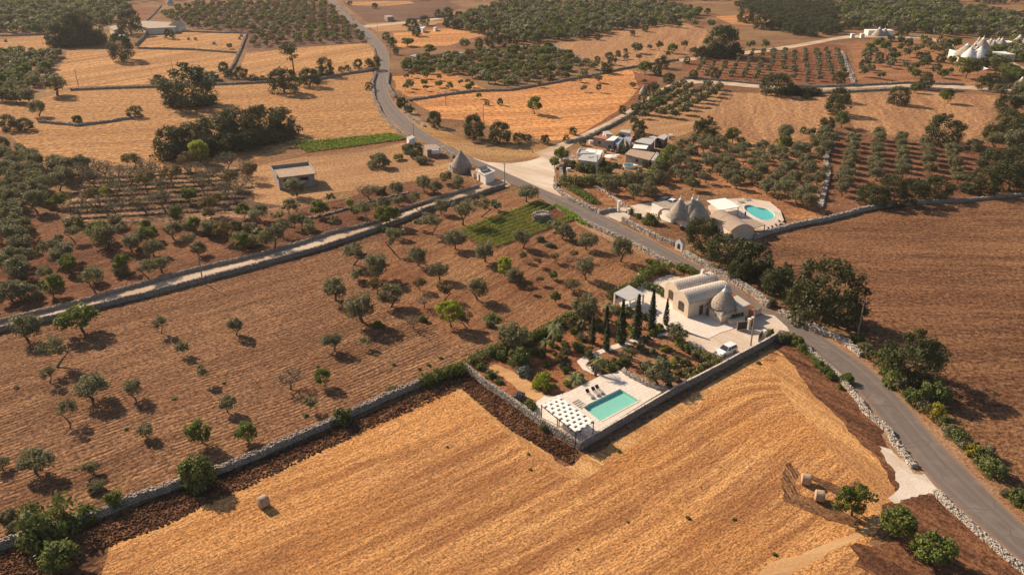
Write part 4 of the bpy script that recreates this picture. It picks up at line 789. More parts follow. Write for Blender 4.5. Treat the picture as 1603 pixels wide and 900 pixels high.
# --- palms
def palm(px,py,hgt,n,fl,label,bright=0):
    x,y=G(px,py); e=empty('palm_tree',(x,y,0)); tag(e,label,'palm tree','palms in the villa garden')
    mb=MB(); z=0; q=(x,y,0); r0=.26
    for i in range(6):
        p=(x+.02*i*i,y,hgt*(i+1)/6); mb.bar(q,p,r0*(1.1 if i==0 else 1),r0*.95,8); q=p
    mb.build('trunk',M['bark'],e)
    mb=MB(); c=Vector(q)
    for k in range(n):
        a=rnd.uniform(0,6.28); el=rnd.uniform(-.3,1.2); L=fl*rnd.uniform(.8,1.1); pts=[]
        for j in range(7):
            s_=j/6; pts.append(c+Vector((math.cos(a)*math.cos(el)*L*s_,math.sin(a)*math.cos(el)*L*s_,math.sin(el)*L*s_-L*.55*s_*s_)))
        sd=Vector((-math.sin(a),math.cos(a),0))
        for j in range(6):
            p,q2=pts[j],pts[j+1]; wd=fl*.20*math.sin(.4+2.6*(j+.5)/6)
            for sg in (-1,1):
                for m_ in (0,.5):
                    pp=p+(q2-p)*m_; V=[pp,pp+(q2-p)*.4,pp+(q2-p)*.9+sd*sg*wd+Vector((0,0,-wd*.5))]; mb.add(V,[(0,1,2)])
    mb.build('fronds',LF['palm'],e)
palm(866,540,3.6,46,1.9,'tallest fan palm in the pool garden, pale upright crown')
palm(852,547,1.6,30,1.4,'small fan palm just left of the tallest palm')
palm(896,600,1.0,34,2.1,'feathery date palm by the deck, left of the sun loungers')
palm(932,588,3.0,40,1.6,'bright green palm whose shadow falls over the pool deck')
palm(906,512,1.2,24,1.3,'small bright palm behind the garden shrubs')
palm(949,500,2.9,46,1.5,'shaggy greyish palm beside the flat grey car port')
# --- hedges
def hedge(px,wd,hgt,label,mat='hedge',world=False,leaf=.42,dens=26,name='hedge',group='clipped hedges'):
    path=px if world else P(px); path=sub(path,.7 if name=='hedge' else .45,.04); r=random.Random(int(path[0][0]*10)); cl=[]
    cx,cy=path[len(path)//2]
    for x,y in path: cl.append((x-cx+r.uniform(-.1,.1),y-cy+r.uniform(-.1,.1),hgt*.5,wd*.55,wd*.55,hgt*.55*r.uniform(.88,1.12),dens))
    if name=='hedge': cl=[c[:6]+(int(c[6]*2.2),) for c in cl]
    V,Fc,Tt=leaves(cl,leaf,int(abs(cx)*10)+1)
    o=mesh(name,V,Fc,LF[mat],tint=Tt); o.location=(cx,cy,0)
    return tag(o,label,'hedge' if name=='hedge' else 'vine row',group)
hedge([(664,604),(692,594),(722,584)],2.0,2.2,'bright green hedge growing on the wall left of the garden corner','walnut',dens=70)
hedge([(735,570),(765,556),(800,545),(845,527),(895,500),(930,488)],2.2,1.6,'long mixed hedge between the ploughed orchard and the pool garden','hedge',leaf=.4,dens=42)
hedge([(955,468),(985,455),(1008,440)],1.8,1.7,'clipped hedge above the flat grey car port','hedge',dens=50)
hedge([(1004,436),(1022,430),(1045,424)],2.4,2.2,'thick hedge behind the villa garage court','walnut',dens=60)
hedge([(1012,452),(1028,456),(1038,464)],1.5,1.5,'clipped hedge left of the villa vault','hedge',dens=50)
hedge([(1060,422),(1075,425),(1086,432)],1.8,1.6,'low hedge between villa and road','walnut',dens=50)
hedge([(880,290),(910,290),(945,286),(985,290),(1012,285),(1020,283)],3.4,2.8,'tall hedge along the near side of the walled compound','hedge',leaf=.5,dens=60)
hedge([(1020,284),(1030,268),(1042,250),(1052,240)],3.4,3.2,'tall green hedge along the right side of the walled compound','walnut',leaf=.5,dens=70)
hedge([(972,240),(985,243),(1000,246)],2.2,2.4,'dark hedge in front of the compound low grey roof','oak',leaf=.45,dens=50)
hedge([(893,296),(912,306),(930,318)],3.0,1.2,'low yellow-green hedge bed beside the gravel junction','walnut',leaf=.45,dens=60)
hedge([(1225,148),(1250,149),(1278,148)],4.0,3.0,'long dark hedge below the lane at upper right','oak',leaf=.8,dens=70)
hedge([(1060,586),(1085,583),(1110,573),(1125,565)],1.4,.9,'low scrubby border inside the straight garden wall','brownish',dens=34)
hedge([(1350,548),(1385,580),(1415,615),(1440,640),(1475,665),(1505,692),(1530,715),(1556,742)],2.4,1.3,'dry brown scrub filling the verge right of the road','brownish',leaf=.4,dens=34,group='scrub')
hedge([(262,250),(300,246),(345,238),(390,230),(430,222),(452,214)],9,4.5,'dense dark undergrowth along the foot of the upper left thicket','oak',leaf=.9,dens=60,group='scrub')
hedge([(270,166),(300,168),(328,165)],8,4,'dark undergrowth under the largest domed oak clump','oak',leaf=.9,dens=70,group='scrub')
hedge([(85,74),(110,74),(140,72),(158,68)],9,6,'dark undergrowth of the farmhouse clump at top left','oak',leaf=1.2,dens=60,group='scrub')
hedge([(1105,90),(1130,91),(1152,88)],8,6,'dark undergrowth below the big dome-shaped oak, upper right','oak',leaf=1.0,dens=60,group='scrub')
hedge([(28,232),(45,245),(58,262)],2.5,1.6,'scrubby green hedge on the left edge of the big stubble field','olive',leaf=.6,dens=40,group='scrub')
hedge([(400,126),(430,127),(470,125),(520,117)],2.0,1.2,'low scrub along the wall under the umbrella pine','olive',leaf=.8,dens=40,group='scrub')
hedge([(1230,532),(1256,548),(1285,575),(1310,595)],1.2,.8,'bright weeds along the field side of the roadside rubble wall','walnut',leaf=.3,dens=30,group='scrub')
ya,yb=G(130,282),G(405,266); yc,yd=G(95,345),G(410,326)
for i in range(9):  # low scrub rows added to deepen the dark strips of shaded furrow
    t=i/8; a=(ya[0]+(yc[0]-ya[0])*t,ya[1]+(yc[1]-ya[1])*t); b=(yb[0]+(yd[0]-yb[0])*t,yb[1]+(yd[1]-yb[1])*t); q=rg.uniform(0,.12); q2=rg.uniform(.82,1)
    a,b=(a[0]+(b[0]-a[0])*q,a[1]+(b[1]-a[1])*q),(a[0]+(b[0]-a[0])*q2,a[1]+(b[1]-a[1])*q2)
    hedge([a,b],1.0,.45,f'{ORD[8-i]} low strip of dry scrub from the front, added as furrow shade between almond trees','almond' if i%3 else 'oak',True,.5,9,'hedge','scrub strips in the terraced almond orchard')
# --- vineyard rows, each row a thing
A0,B0=G(720,362),G(845,316); A1,B1=G(762,391),G(905,341)
nrow=9
for i in range(nrow):
    t=i/(nrow-1); a=(A0[0]+(A1[0]-A0[0])*t,A0[1]+(A1[1]-A0[1])*t); b=(B0[0]+(B1[0]-B0[0])*t,B0[1]+(B1[1]-B0[1])*t)
    if 4<=i<=6: b=(a[0]+(b[0]-a[0])*.70,a[1]+(b[1]-a[1])*.70)
    if i>=7: a=(a[0]+(b[0]-a[0])*.08,a[1]+(b[1]-a[1])*.08)
    hedge([a,b],.52,.72,f'green vine row, {ORD[i]} from the top of the middle vineyard','vine',True,.22,42,'vine_row','vine rows in the middle vineyard')
sheet('vineyard_soil',[(716,362),(848,312),(910,342),(762,396)],M['margin'],.018,3,.3)
for i in range(4):
    hedge([G(868+8*i,321+i*4),G(895+8*i,343+i*4)],.9,1.0,f'{ORD[i]} short vine row beside the ruined hut, counted from the left','vine',True,.36,16,'vine_row','short vine rows')
for i in range(6):
    a=G(458+i*4.6,226+i*2.6); b=G(612+i*5,210.5+i*1.5); hedge([a,b],.8,.7,f'{ORD[i]} vine row from the back of the small plot under the thicket','vine',True,.55,12,'vine_row','vine rows under the thicket')
sheet('vineyard_soil',[(452,226),(612,208),(645,216),(640,222),(486,243)],M['redfar'],.019,3,.3)
# --- loose cover: clods in the turned soil, weeds, stubble tufts
def clods(px,n,size,name,mat,label,seed,world=None):
    r=np.random.default_rng(seed); poly=P(px); xs=[p[0] for p in poly]; ys=[p[1] for p in poly]; pts=[]
    while len(pts)<n:
        x,y=r.uniform(min(xs),max(xs)),r.uniform(min(ys),max(ys))
        if inpoly((x,y),poly): pts.append((x,y))
    c=np.array(pts); cube=np.array([(-1,-1,-1),(1,-1,-1),(1,1,-1),(-1,1,-1),(-.6,-.6,1),(.6,-.6,1),(.6,.6,1),(-.6,.6,1)])*.5
    s=size*r.uniform(.4,1.5,n)**1.3; V=cube[None]*(1+r.uniform(-.5,.3,(n,8,3)))*s[:,None,None]*np.array([1.3,.9,.55]); an=r.uniform(-.6,.6,n)+R(40)
    X=V[:,:,0]*np.cos(an)[:,None]-V[:,:,1]*np.sin(an)[:,None]+c[:,0,None]; Y=V[:,:,0]*np.sin(an)[:,None]+V[:,:,1]*np.cos(an)[:,None]+c[:,1,None]
    V=np.stack([X,Y,V[:,:,2]+.06+s[:,None]*.2],2).reshape(-1,3)
    fq=np.array([(4,5,6,7),(0,1,5,4),(1,2,6,5),(2,3,7,6),(3,0,4,7)]); Fc=((np.arange(n)*8)[:,None,None]+fq[None]).reshape(-1,4)
    tag(mesh(name,V,Fc,mat),label,'soil',kind='stuff')
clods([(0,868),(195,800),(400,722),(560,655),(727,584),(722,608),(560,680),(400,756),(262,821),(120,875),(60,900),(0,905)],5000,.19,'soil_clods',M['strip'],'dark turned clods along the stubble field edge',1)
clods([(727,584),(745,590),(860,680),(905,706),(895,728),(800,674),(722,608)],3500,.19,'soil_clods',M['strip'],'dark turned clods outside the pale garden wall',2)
# ------------------------------------------------------------------ villa
def off(p,q): return (p[0]+q[0],p[1]+q[1])
def obox(mb,o,u,a0,a1,b0,b1,z0,z1):
    n=(-u[1],u[0]); pt=lambda a,b:(o[0]+u[0]*a+n[0]*b,o[1]+u[1]*a+n[1]*b)
    return mb.prism([pt(a0,b0),pt(a1,b0),pt(a1,b1),pt(a0,b1)],z0,z1)
def vault(parent,o,u,L,W,eave,rise,wallmat,roofmat,b0=0.0,a0=0.0,name='roof',z0=-.05,par=.25):
    n=(-u[1],u[0]); K=14
    def prof(extra=0,ov=0): 
        r=[]
        for i in range(K+1):
            t=i/K; b=-ov+(W+2*ov)*t; r.append((b,eave+extra+rise*math.sin(math.pi*t)**.75))
        return r
    def pt(a,b,z): return (o[0]+u[0]*a+n[0]*(b+b0),o[1]+u[1]*a+n[1]*(b+b0),z)
    mb=MB(); pr=prof()
    ring=[(0,z0)]+pr+[(W,z0)]
    m=len(ring); V=[pt(a0,b,z) for b,z in ring]+[pt(a0+L,b,z) for b,z in ring]
    mb.add(V,[tuple(range(m)),tuple(range(m,2*m))[::-1]]+[(i+m,(i+1)%m+m,(i+1)%m,i) for i in range(m)])
    mb.build('wall',M[wallmat],parent)
    pr=prof(.06,.12); V=[];Fc=[];UV=[]; s=0; ss=[0]
    for i in range(K): s+=math.hypot(pr[i+1][0]-pr[i][0],pr[i+1][1]-pr[i][1]); ss.append(s)
    inv=(Matrix.Translation(parent.location)@parent.rotation_euler.to_matrix().to_4x4()).inverted()
    for a in (a0+par,a0+L-.02):
        for i,(b,z) in enumerate(pr): V.append(tuple(inv@Vector(pt(a,b,z)))); UV.append((a,ss[i]))
    for a in (a0+par,a0+L-.02):
        for i,(b,z) in enumerate(pr): V.append(tuple(inv@Vector(pt(a,b,z-.16)))); UV.append((a,ss[i]))
    k=K+1
    for i in range(K): Fc.append((i,i+k,i+k+1,i+1)); Fc.append((2*k+i,2*k+i+1,3*k+i+1,3*k+i))
    for i in range(K): Fc.append((i+1,i,2*k+i,2*k+i+1)[::-1]); Fc.append((k+i,k+i+1,3*k+i+1,3*k+i)[::-1])
    Fc.append((0,2*k,3*k,k)); Fc.append((K,k+K,3*k+K,2*k+K))
    o_=mesh(name,V,[f[::-1] for f in Fc],M[roofmat],parent)
    ul=o_.data.uv_layers.new(name='UVMap')
    for lp in o_.data.loops: ul.data[lp.index].uv=UV[lp.vertex_index]
    return o_
def opening(parent,o,u,a,b,z0,z1,wd,face,kind='window',arch=True,frame='brownwood'):
    """window or door on a wall face; face 'a' = facing -u, 'b' = facing -n"""
    n=(-u[1],u[0])
    def pt(s,q,z):   # s along wall, q outward
        if face=='a': return (o[0]+u[0]*(a-q)+n[0]*(b+s),o[1]+u[1]*(a-q)+n[1]*(b+s),z)
        return (o[0]+u[0]*(a+s)+n[0]*(b-q),o[1]+u[1]*(a+s)+n[1]*(b-q),z)
    pts=[(-wd/2,z0),(wd/2,z0)]
    if arch: pts+=[(wd/2*math.cos(t),z1-.3+.3*math.sin(t)) for t in np.linspace(0,math.pi,8)]
    else: pts+=[(wd/2,z1),(-wd/2,z1)]
    m=len(pts); mb=MB(); V=[pt(s,-.1,z) for s,z in pts]+[pt(s,.05,z) for s,z in pts]; mb.add(V,[tuple(range(m)),tuple(range(m,2*m))[::-1]]+[(i,(i+1)%m,(i+1)%m+m,i+m) for i in range(m)])
    w_=mb.build(kind,M[frame],parent)
    for sg in ((-1,1) if kind=='window' else ()):
        mb=MB(); c=sg*wd*.24; h0,h1=z0+.15,z1-.38
        V=[pt(c+dx,q,z) for q in(.055,.07) for dx,z in((-wd*.17,h0),(wd*.17,h0),(wd*.17,h1),(-wd*.17,h1))]
        mb.add(V,[(0,1,2,3),(7,6,5,4),(0,1,5,4),(1,2,6,5),(2,3,7,6),(3,0,4,7)])
        k=mb.build('pane',M['glass'],parent); k.parent=w_
    return w_
def lathe_cone(parent,cx,cy,r0,z0,z1,mat,name='roof',tip='white',bulge=.06,tipfrac=.84,finial=True,steps=26,sq=0):
    mb=MB(); prof=[(r0*1.02,z0)]
    for i in range(steps):
        t=i/steps; r=r0*(1-t)*(1+bulge*math.sin(math.pi*t)*2); z=z0+(z1-z0)*t
        if t>tipfrac: break
        prof.append((r,z)); prof.append((max(.05,r-.03),z+.02)); last=(r,z+ (z1-z0)/steps*.9)
    prof.append((last[0]*.93,last[1])); mb.lathe(prof,cx,cy,28,.025); mb.build(name,M[mat],parent)
    mb=MB(); zz=last[1]; rr=last[0]*1.0
    mb.lathe([(rr,zz-.15),(rr*.95,zz),(rr*.4,zz+(z1-zz)*.6),(.10,z1),(.07,z1+.12)],cx,cy,16)
    if finial:
        mb.lathe([(.02,z1+.08),(.13,z1+.16),(.19,z1+.3),(.13,z1+.44),(.03,z1+.5)],cx,cy,10)
    mb.build('pinnacle',M[tip],parent)
th=R(27.5); U=(math.cos(th),math.sin(th)); B=G(1076,498); Nn=(-U[1],U[0])
villa=empty('villa',(B[0],B[1],0)); tag(villa,'pale stone villa with twin barrel-vault roofs of whitish tiles, beside the road','house')
vault(villa,B,U,10.8,4.7,3.15,1.5,'plaster','tiles')
vault(villa,B,U,10.2,4.5,3.1,1.45,'plaster','tiles',b0=4.75,a0=1.4)
opening(villa,B,U,0,2.15,.75,2.7,1.7,'a'); opening(villa,B,U,1.4,7.2,.75,2.7,1.5,'a')
opening(villa,B,U,3.2,0,.1,2.1,.9,'b','door',False)
mb=MB(); obox(mb,B,U,9.4,9.9,7.6,8.1,3.2,5.3); mb.build('chimney',M['white'],villa)
C=G(1128,507); th2=R(27); U2=(math.cos(th2),math.sin(th2)); N2=(-U2[1],U2[0]); cc=(C[0]+U2[0]*2.6+N2[0]*2.6,C[1]+U2[1]*2.6+N2[1]*2.6)
tr=empty('trullo',(C[0],C[1],0)); tag(tr,'grey cone-roofed trullo with white tip attached in front of the vaulted villa','trullo')
mb=MB(); obox(mb,C,U2,0,5.2,0,5.2,-.05,1.75); mb.build('wall',M['plaster'],tr)
mb=MB(); V=[]
pt=lambda a,b,z:(C[0]+U2[0]*a+N2[0]*b,C[1]+U2[1]*a+N2[1]*b,z)
# flaring skirt from the square wall head to the round cone
K=32; ringA=[];ringB=[]
for i in range(K):
    t=2*math.pi*i/K+math.pi/4; c,s=math.cos(t),math.sin(t); m=max(abs(c),abs(s)); ringA.append(pt(2.6+2.72*c/m*1.0,2.6+2.72*s/m*1.0,1.72)); ringB.append(pt(2.6+2.45*c,2.6+2.45*s,2.35))
mb.add(ringA+ringB,[(i,(i+1)%K,(i+1)%K+K,i+K) for i in range(K)]); mb.build('roof_skirt',M['chianca'],tr)
lathe_cone(tr,cc[0],cc[1],2.75,2.25,6.0,'chianca')
opening(tr,C,U2,0,3.9,.0,1.7,.8,'a','door',True); opening(tr,C,U2,0,1.6,1.0,1.4,.35,'a','window',False)
mb=MB(); obox(mb,C,U2,5.2,7.4,.9,1.6,-.05,1.5); mb.build('side_wall',M['plaster'],tr)
an=empty('annex',(*G(1155,495),0)); tag(an,'small annex with a sloping roof of orange-white tiles, right of the villa trullo','house')
q=[G(1141,470,2.8),G(1153.5,464,2.8),G(1175,475.5,2.8),G(1155,482,2.8)]
cx=sum(p[0] for p in q)/4; cy=sum(p[1] for p in q)/4; qi=[(cx+(p[0]-cx)*.93,cy+(p[1]-cy)*.93) for p in q]
MB().prism(qi,-.05,2.65).build('wall',M['plaster'],an)
zt=[3.0,3.1,2.72,2.66]
rf=MB().prism(q,2.6,zt).build('roof',M['tiles'],an); ul=rf.data.uv_layers.new(name='UVMap')
for lp in rf.data.loops:
    v=rf.data.vertices[lp.vertex_index].co; ul.data[lp.index].uv=(v[0],v[1])
mb=MB(); e=G(1166,492); mb.box(e[0],e[1]+.2,1.4,.9,.12,1.0,R(48)); mb.build('window',M['white'],an)
# planter, court walls, gate
mb=MB(); p=G(1152,505); mb.box(p[0],p[1],.4,3.4,1.1,.85,R(27)); o=mb.build('planter',M['plaster']); tag(o,'long masonry planter with dark leaves between trullo and black gate','planter')
T2=[('shrub',1147,503,9),('shrub',1154,501,10),('shrub',1160,499,9)]
for k,px,py,s in T2:
    x,y=G(px,py); e=bpy.data.objects.new('shrub',KINDS[k].hi[0][0]); col.objects.link(e); e.location=(x,y,.75); e.scale=(s/8.5,)*3; tag(e,f'dark small shrub growing in the court planter, {"left" if px<1150 else "middle" if px<1158 else "right"} of three','shrub','planter shrubs')
def pillar(px,py,h,label,mat='plaster',s=.5,cap=True):
    x,y=G(px,py); e=empty('gate_pillar',(x,y,0)); tag(e,label,'pillar','gate pillars')
    MB().box(x,y,h/2-.02,s,s,h,R(30)).build('shaft',M[mat],e)
    if cap: MB().box(x,y,h+.05,s*1.25,s*1.25,.12,R(30)).build('cap',M['white'],e)
def gate(a,b,h,label,mat='metal'):
    A=G(*a);B_=G(*b); e=empty('gate',(*A,0)); tag(e,label,'gate')
    L=math.hypot(B_[0]-A[0],B_[1]-A[1]); an_=math.atan2(B_[1]-A[1],B_[0]-A[0]); cx,cy=(A[0]+B_[0])/2,(A[1]+B_[1])/2
    MB().box(cx,cy,h/2+.08,L,.05,h-.15,an_).build('gate_panel',M[mat],e)
    mb=MB(); mb.box(cx,cy,.06,L+.05,.09,.1,an_); mb.box(cx,cy,h+.05,L+.05,.09,.1,an_)
    for p in (A,B_): mb.box(p[0],p[1],h/2,.1,.1,h,an_)
    mb.build('gate_frame',M['pole'],e)
gate((1153.5,517.5),(1168.5,516),1.75,'solid dark metal gate leaf standing open on the villa drive')
gate((1187,535),(1192,529),1.6,'dark gate leaf edge-on beside the leaning wall, near the utility pole')
pillar(1171.5,515,2.1,'pale gate pillar right of the dark gate leaf'); pillar(1177,511,1.9,'dark brown gate pillar behind the pale one','brownwood',.45); pillar(1195,531,1.8,'white gate pillar beside the villa drive, near the wall end','white')
for k,px,py,s,lb in (('shrub',1201,527,12,'dark shrub by the white gate pillar at the wall end'),('shrub',1206,522,10,'small dark shrub at the very end of the garden wall')):
    x,y=G(px,py); e=bpy.data.objects.new('shrub',KINDS[k].hi[1][0]); col.objects.link(e); e.location=(x,y,0); e.scale=(s/8.5,s/8.5,1.8); tag(e,lb,'shrub')
mb=MB(); a,b=G(1178,497),G(1190,492); mb.prism([a,b,(b[0]+.3,b[1]+.3),(a[0]+.3,a[1]+.3)],-.05,1.5)
tag(mb.build('court_wall',M['plaster']),'short plastered wall behind the court beside the road','wall')
# ground of the property
sheet('garden_soil',[(727,582),(800,545),(850,524),(930,488),(955,470),(990,446),(1040,430),(1090,432),(1120,446),(1165,470),(1210,505),(1216,522),(1150,562),(1050,612),(975,655),(912,696),(880,676),(800,625),(745,588)],M['gardensoil'],.028,2,.1)
sheet('white_paving',[(985,452),(1010,440),(1030,446),(1060,466),(1078,490),(1115,475),(1150,485),(1168,508),(1166,513),(1150,514),(1128,521),(1109,530),(1092,526),(1072,518),(1045,518),(1015,500),(975,480),(962,470)],M['paving'],.050,0)
sheet('garage_court',[(1018,447),(1028,437),(1050,430),(1075,438),(1062,452),(1050,462),(1036,456)],M['gravel'],.054,0)
sheet('gravel_drive',[(1068,518),(1092,527),(1109,531),(1128,522),(1150,515),(1168,513),(1172,500),(1196,492),(1212,494),(1232,512),(1236,520),(1220,521),(1212,527),(1150,559),(1125,566),(1108,560),(1095,547),(1080,540),(1070,530)],M['gravel'],.046,1.5,.05)
sheet('stone_path',[(1050,516),(1040,521),(1000,528),(960,540),(935,549),(915,556),(903,566),(912,578),(935,589),(945,582),(924,570),(920,563),(945,552),(975,543),(1010,532),(1045,524)],M['paving'],.044,0)
sheet('sand_path',[(762,571),(775,570),(800,580),(822,592),(845,610),(857,621),(842,628),(825,622),(800,600),(780,586),(768,580)],M['sandpath'],.048,1,.1)
sheet('stone_path',[(838,630),(856,618),(872,622),(884,634),(870,640),(850,655),(835,645)],M['paving'],.050,0)
# ------------------------------------------------------------------ pool terrace
DZ=.5
dk=P([(848,656),(846,640),(868,620),(892,612),(940,588),(960,584),(974,578),(985,590),(1010,598),(1046,607),(909,691)],DZ)
pw=P([(971,609),(1000,626.5),(939.5,659),(912.5,637)],DZ)
def deck(name,outer,hole,z,mat,label_kind='structure'):
    bm=bmesh.new(); es=[]
    for loop in (outer,hole):
        vs=[bm.verts.new((x,y,z)) for x,y in loop]; es+=[bm.edges.new((vs[i],vs[(i+1)%len(vs)])) for i in range(len(vs))]
    bmesh.ops.triangle_fill(bm,use_beauty=True,edges=es); bmesh.ops.recalc_face_normals(bm,faces=bm.faces)
    if sum(f.normal.z for f in bm.faces)<0: bmesh.ops.reverse_faces(bm,faces=bm.faces)
    n=len(outer)
    vo=[bm.verts.new((x,y,0)) for x,y in outer]; vt=[bm.verts.new((x,y,z)) for x,y in outer]
    for i in range(n): bm.faces.new((vo[i],vo[(i+1)%n],vt[(i+1)%n],vt[i]))
    me=bpy.data.meshes.new(name); bm.to_mesh(me); bm.free(); me.materials.append(mat); o=bpy.data.objects.new(name,me); col.objects.link(o); return tag(o,kind='structure')
deck('pool_terrace',dk,pw,DZ,M['paving'])
def pool(px,z,label,wmat,step=True,cat='swimming pool'):
    pts=px; n=len(pts); cx,cy=sum(p[0] for p in pts)/n,sum(p[1] for p in pts)/n; e=empty('swimming_pool',(cx,cy,0)); tag(e,label,cat)
    A=sum(pts[i][0]*pts[(i+1)%n][1]-pts[(i+1)%n][0]*pts[i][1] for i in range(n)); 
    if A<0: pts=pts[::-1]
    V=[(x,y,.07) for x,y in pts]+[(x,y,z+.01) for x,y in pts]; mb=MB(); mb.add(V,[tuple(range(n))]+[(i,i+n,(i+1)%n+n,(i+1)%n) for i in range(n)]); mb.build('basin',M['basin'],e)
    V=[(x,y,z-.10) for x,y in pts]; mb=MB(); mb.add(V,[tuple(range(n))]); mb.build('water',M[wmat],e)
    # coping stones round the edge
    mb=MB()
    for i in range(n):
        a,b=pts[i],pts[(i+1)%n]; L=math.hypot(b[0]-a[0],b[1]-a[1]); an_=math.atan2(b[1]-a[1],b[0]-a[0]); nx,ny=math.sin(an_),-math.cos(an_)
        mb.box((a[0]+b[0])/2+nx*.17,(a[1]+b[1])/2+ny*.17,z+.02,L,.3,.05,an_)
    mb.build('coping',M['paving'],e)
    return e
pl=pool(pw,DZ,'rectangular pale turquoise pool beside the white woven pergola','water')
mb=MB()
for i in range(5):
    p=G(901+i*3.3,628+i*2.3,DZ); mb.box(p[0],p[1],DZ+.03,1.5,.22,.06,R(40))
mb.build('steps',M['hedge'] if 'hedge' in M else M['concrete'],pl)
wall([(975,576),(990,586),(1010,596),(1030,603),(1047,606)],1.15,.5,'curved pale stone retaining wall beside the pool terrace','palestone',z0=0.0,size=.3,rough=.03)
# pergola with woven canvas
pc=[G(848,634,2.75),G(876,621,2.75),G(929,660,2.75),G(901,677,2.75)]
e=empty('pergola',(*pc[0],0)); tag(e,'pergola of dark poles with white woven canvas roof at the pool corner','pergola')
def lerp2(s,t):
    a=[pc[0][k]*(1-s)*(1-t)+pc[3][k]*s*(1-t)+pc[1][k]*(1-s)*t+pc[2][k]*s*t for k in(0,1)]; return a
mb=MB()
for s in np.linspace(0,1,10):
    a,b=lerp2(s,-.04),lerp2(s,1.04); mb.bar((*a,2.73),(*b,2.73),.06,.06,6)
mb.build('rafter',M['wood'],e)
mb=MB()
for t in (0,1):
    a,b=lerp2(-.02,t),lerp2(1.02,t); mb.bar((*a,2.60),(*b,2.60),.07,.07,6)
mb.build('beam',M['wood'],e)
for j in range(7):
    V=[];Fc=[]; ns=108
    t0,t1=(j+.015)/7,(j+.985)/7
    for i in range(ns+1):
        s=i/ns; k_=round(s*9); z=2.85-(.20*math.exp(-((s*9-k_)/.16)**2) if (k_+j)%2 else 0)
        for t in (t0,t1): V.append((*lerp2(s*1.02-.01,t),z))
    for i in range(ns): Fc.append((i*2,i*2+1,i*2+3,i*2+2))
    m_=MB(); m_.add(V,Fc); m_.build('canvas_strip',M['canopy'],e,smooth=True)
for px_,py_ in [(0,0),(.48,0),(.53,0),(1,0),(0,1),(.5,1),(1,1)]:
    a=lerp2(px_,py_); mb=MB(); mb.bar((*a,DZ-.02),(*a,2.78),.08,.07,8); mb.build('post',M['wood'],e)
# loungers
def lounger(px,py,ang,label):
    x,y=G(px,py,DZ); e=empty('sun_lounger',(x,y,DZ),0); tag(e,label,'sun lounger','sun loungers by the pool')
    u=(math.cos(ang),math.sin(ang)); o=(x-u[0]*1.0,y-u[1]*1.0)
    mb=MB(); obox(mb,o,u,0,2.0,0,.06,DZ+.25,DZ+.31); obox(mb,o,u,0,2.0,.62,.68,DZ+.25,DZ+.31); obox(mb,o,u,0,.06,.06,.62,DZ+.25,DZ+.31); obox(mb,o,u,1.94,2.0,.06,.62,DZ+.25,DZ+.31); mb.build('frame',M['white'],e)
    for a in (.1,1.85):
        for b in (.0,.62): mb=MB(); obox(mb,o,u,a,a+.05,b,b+.05,DZ,DZ+.25); mb.build('leg',M['white'],e)
    mb=MB(); obox(mb,o,u,.62,1.95,.05,.63,DZ+.31,DZ+.39); mb.build('cushion',M['darkcar'] if 0 else M['concrete'],e)
    n=(-u[1],u[0]); V=[]
    for a,z in ((.62,.31),(.05,.68)):
        for b in (.05,.63):
            for dz in (0,.09): V.append((o[0]+u[0]*a+n[0]*b,o[1]+u[1]*a+n[1]*b,DZ+z+dz))
    mb=MB(); mb.add(V,[(0,2,3,1),(4,5,7,6),(0,1,5,4),(2,6,7,3),(0,4,6,2),(1,3,7,5)]); mb.build('backrest',M['wood'],e)
lg=math.atan2(G(930,626)[1]-G(915,612)[1],G(930,626)[0]-G(915,612)[0])
lounger(920,620,lg,'left sun lounger with dark backrest on the pool deck'); lounger(929,616.5,lg,'middle sun lounger on the pool deck'); lounger(935,613.5,lg,'right sun lounger in palm shade on the pool deck')
# dining table under pergola
x,y=lerp2(.75,.5); e=empty('dining_table',(x,y,DZ)); tag(e,'brown table under the right half of the woven pergola','table')
MB().box(x,y,DZ+.74,2.0,1.0,.06,R(-57)).build('tabletop',M['brownwood'],e)
for a,b in ((-.8,-.35),(.8,-.35),(-.8,.35),(.8,.35)):
    c,s=math.cos(R(-57)),math.sin(R(-57)); MB().box(x+a*c-b*s,y+a*s+b*c,DZ+.36,.08,.08,.71).build('leg',M['brownwood'],e)
# flat grey car port with white sofas
cp=[G(961,459.5,2.6),G(985,447,2.6),G(1009,461.5,2.6),G(986,472,2.6)]
e=empty('car_port',(*cp[0],0)); tag(e,'flat light grey roofed shelter on posts left of the villa court','shelter')
MB().prism(cp,2.55,2.72).build('roof',M['greyroof'],e)
cx=sum(p[0] for p in cp)/4; cy=sum(p[1] for p in cp)/4
for p in cp: a=(cx+(p[0]-cx)*.93,cy+(p[1]-cy)*.93); MB().box(a[0],a[1],1.28,.28,.28,2.56,R(25)).build('post',M['white'],e)
MB().box(cx,cy,.4,3.2,1.2,.8,R(25)).build('bench',M['white'],e)
for i,(px,py) in enumerate([(998,446),(1003,441),(1001,436)]):
    x,y=G(px,py); e=empty('garden_chair',(x,y,0)); tag(e,f'white garden chair beside the flat grey shelter, {ORD[i]} from the front','chair','white garden chairs'); mb=MB(); mb.box(x,y,.45,.6,.6,.08,.4); mb.build('seat',M['white'],e); mb=MB(); mb.box(x-.25,y+.1,.8,.08,.6,.7,.4); mb.build('backrest',M['white'],e)
    for a,b in ((-.25,-.25),(.25,-.25),(-.25,.25),(.25,.25)): MB().box(x+a,y+b,.2,.06,.06,.44).build('leg',M['white'],e)
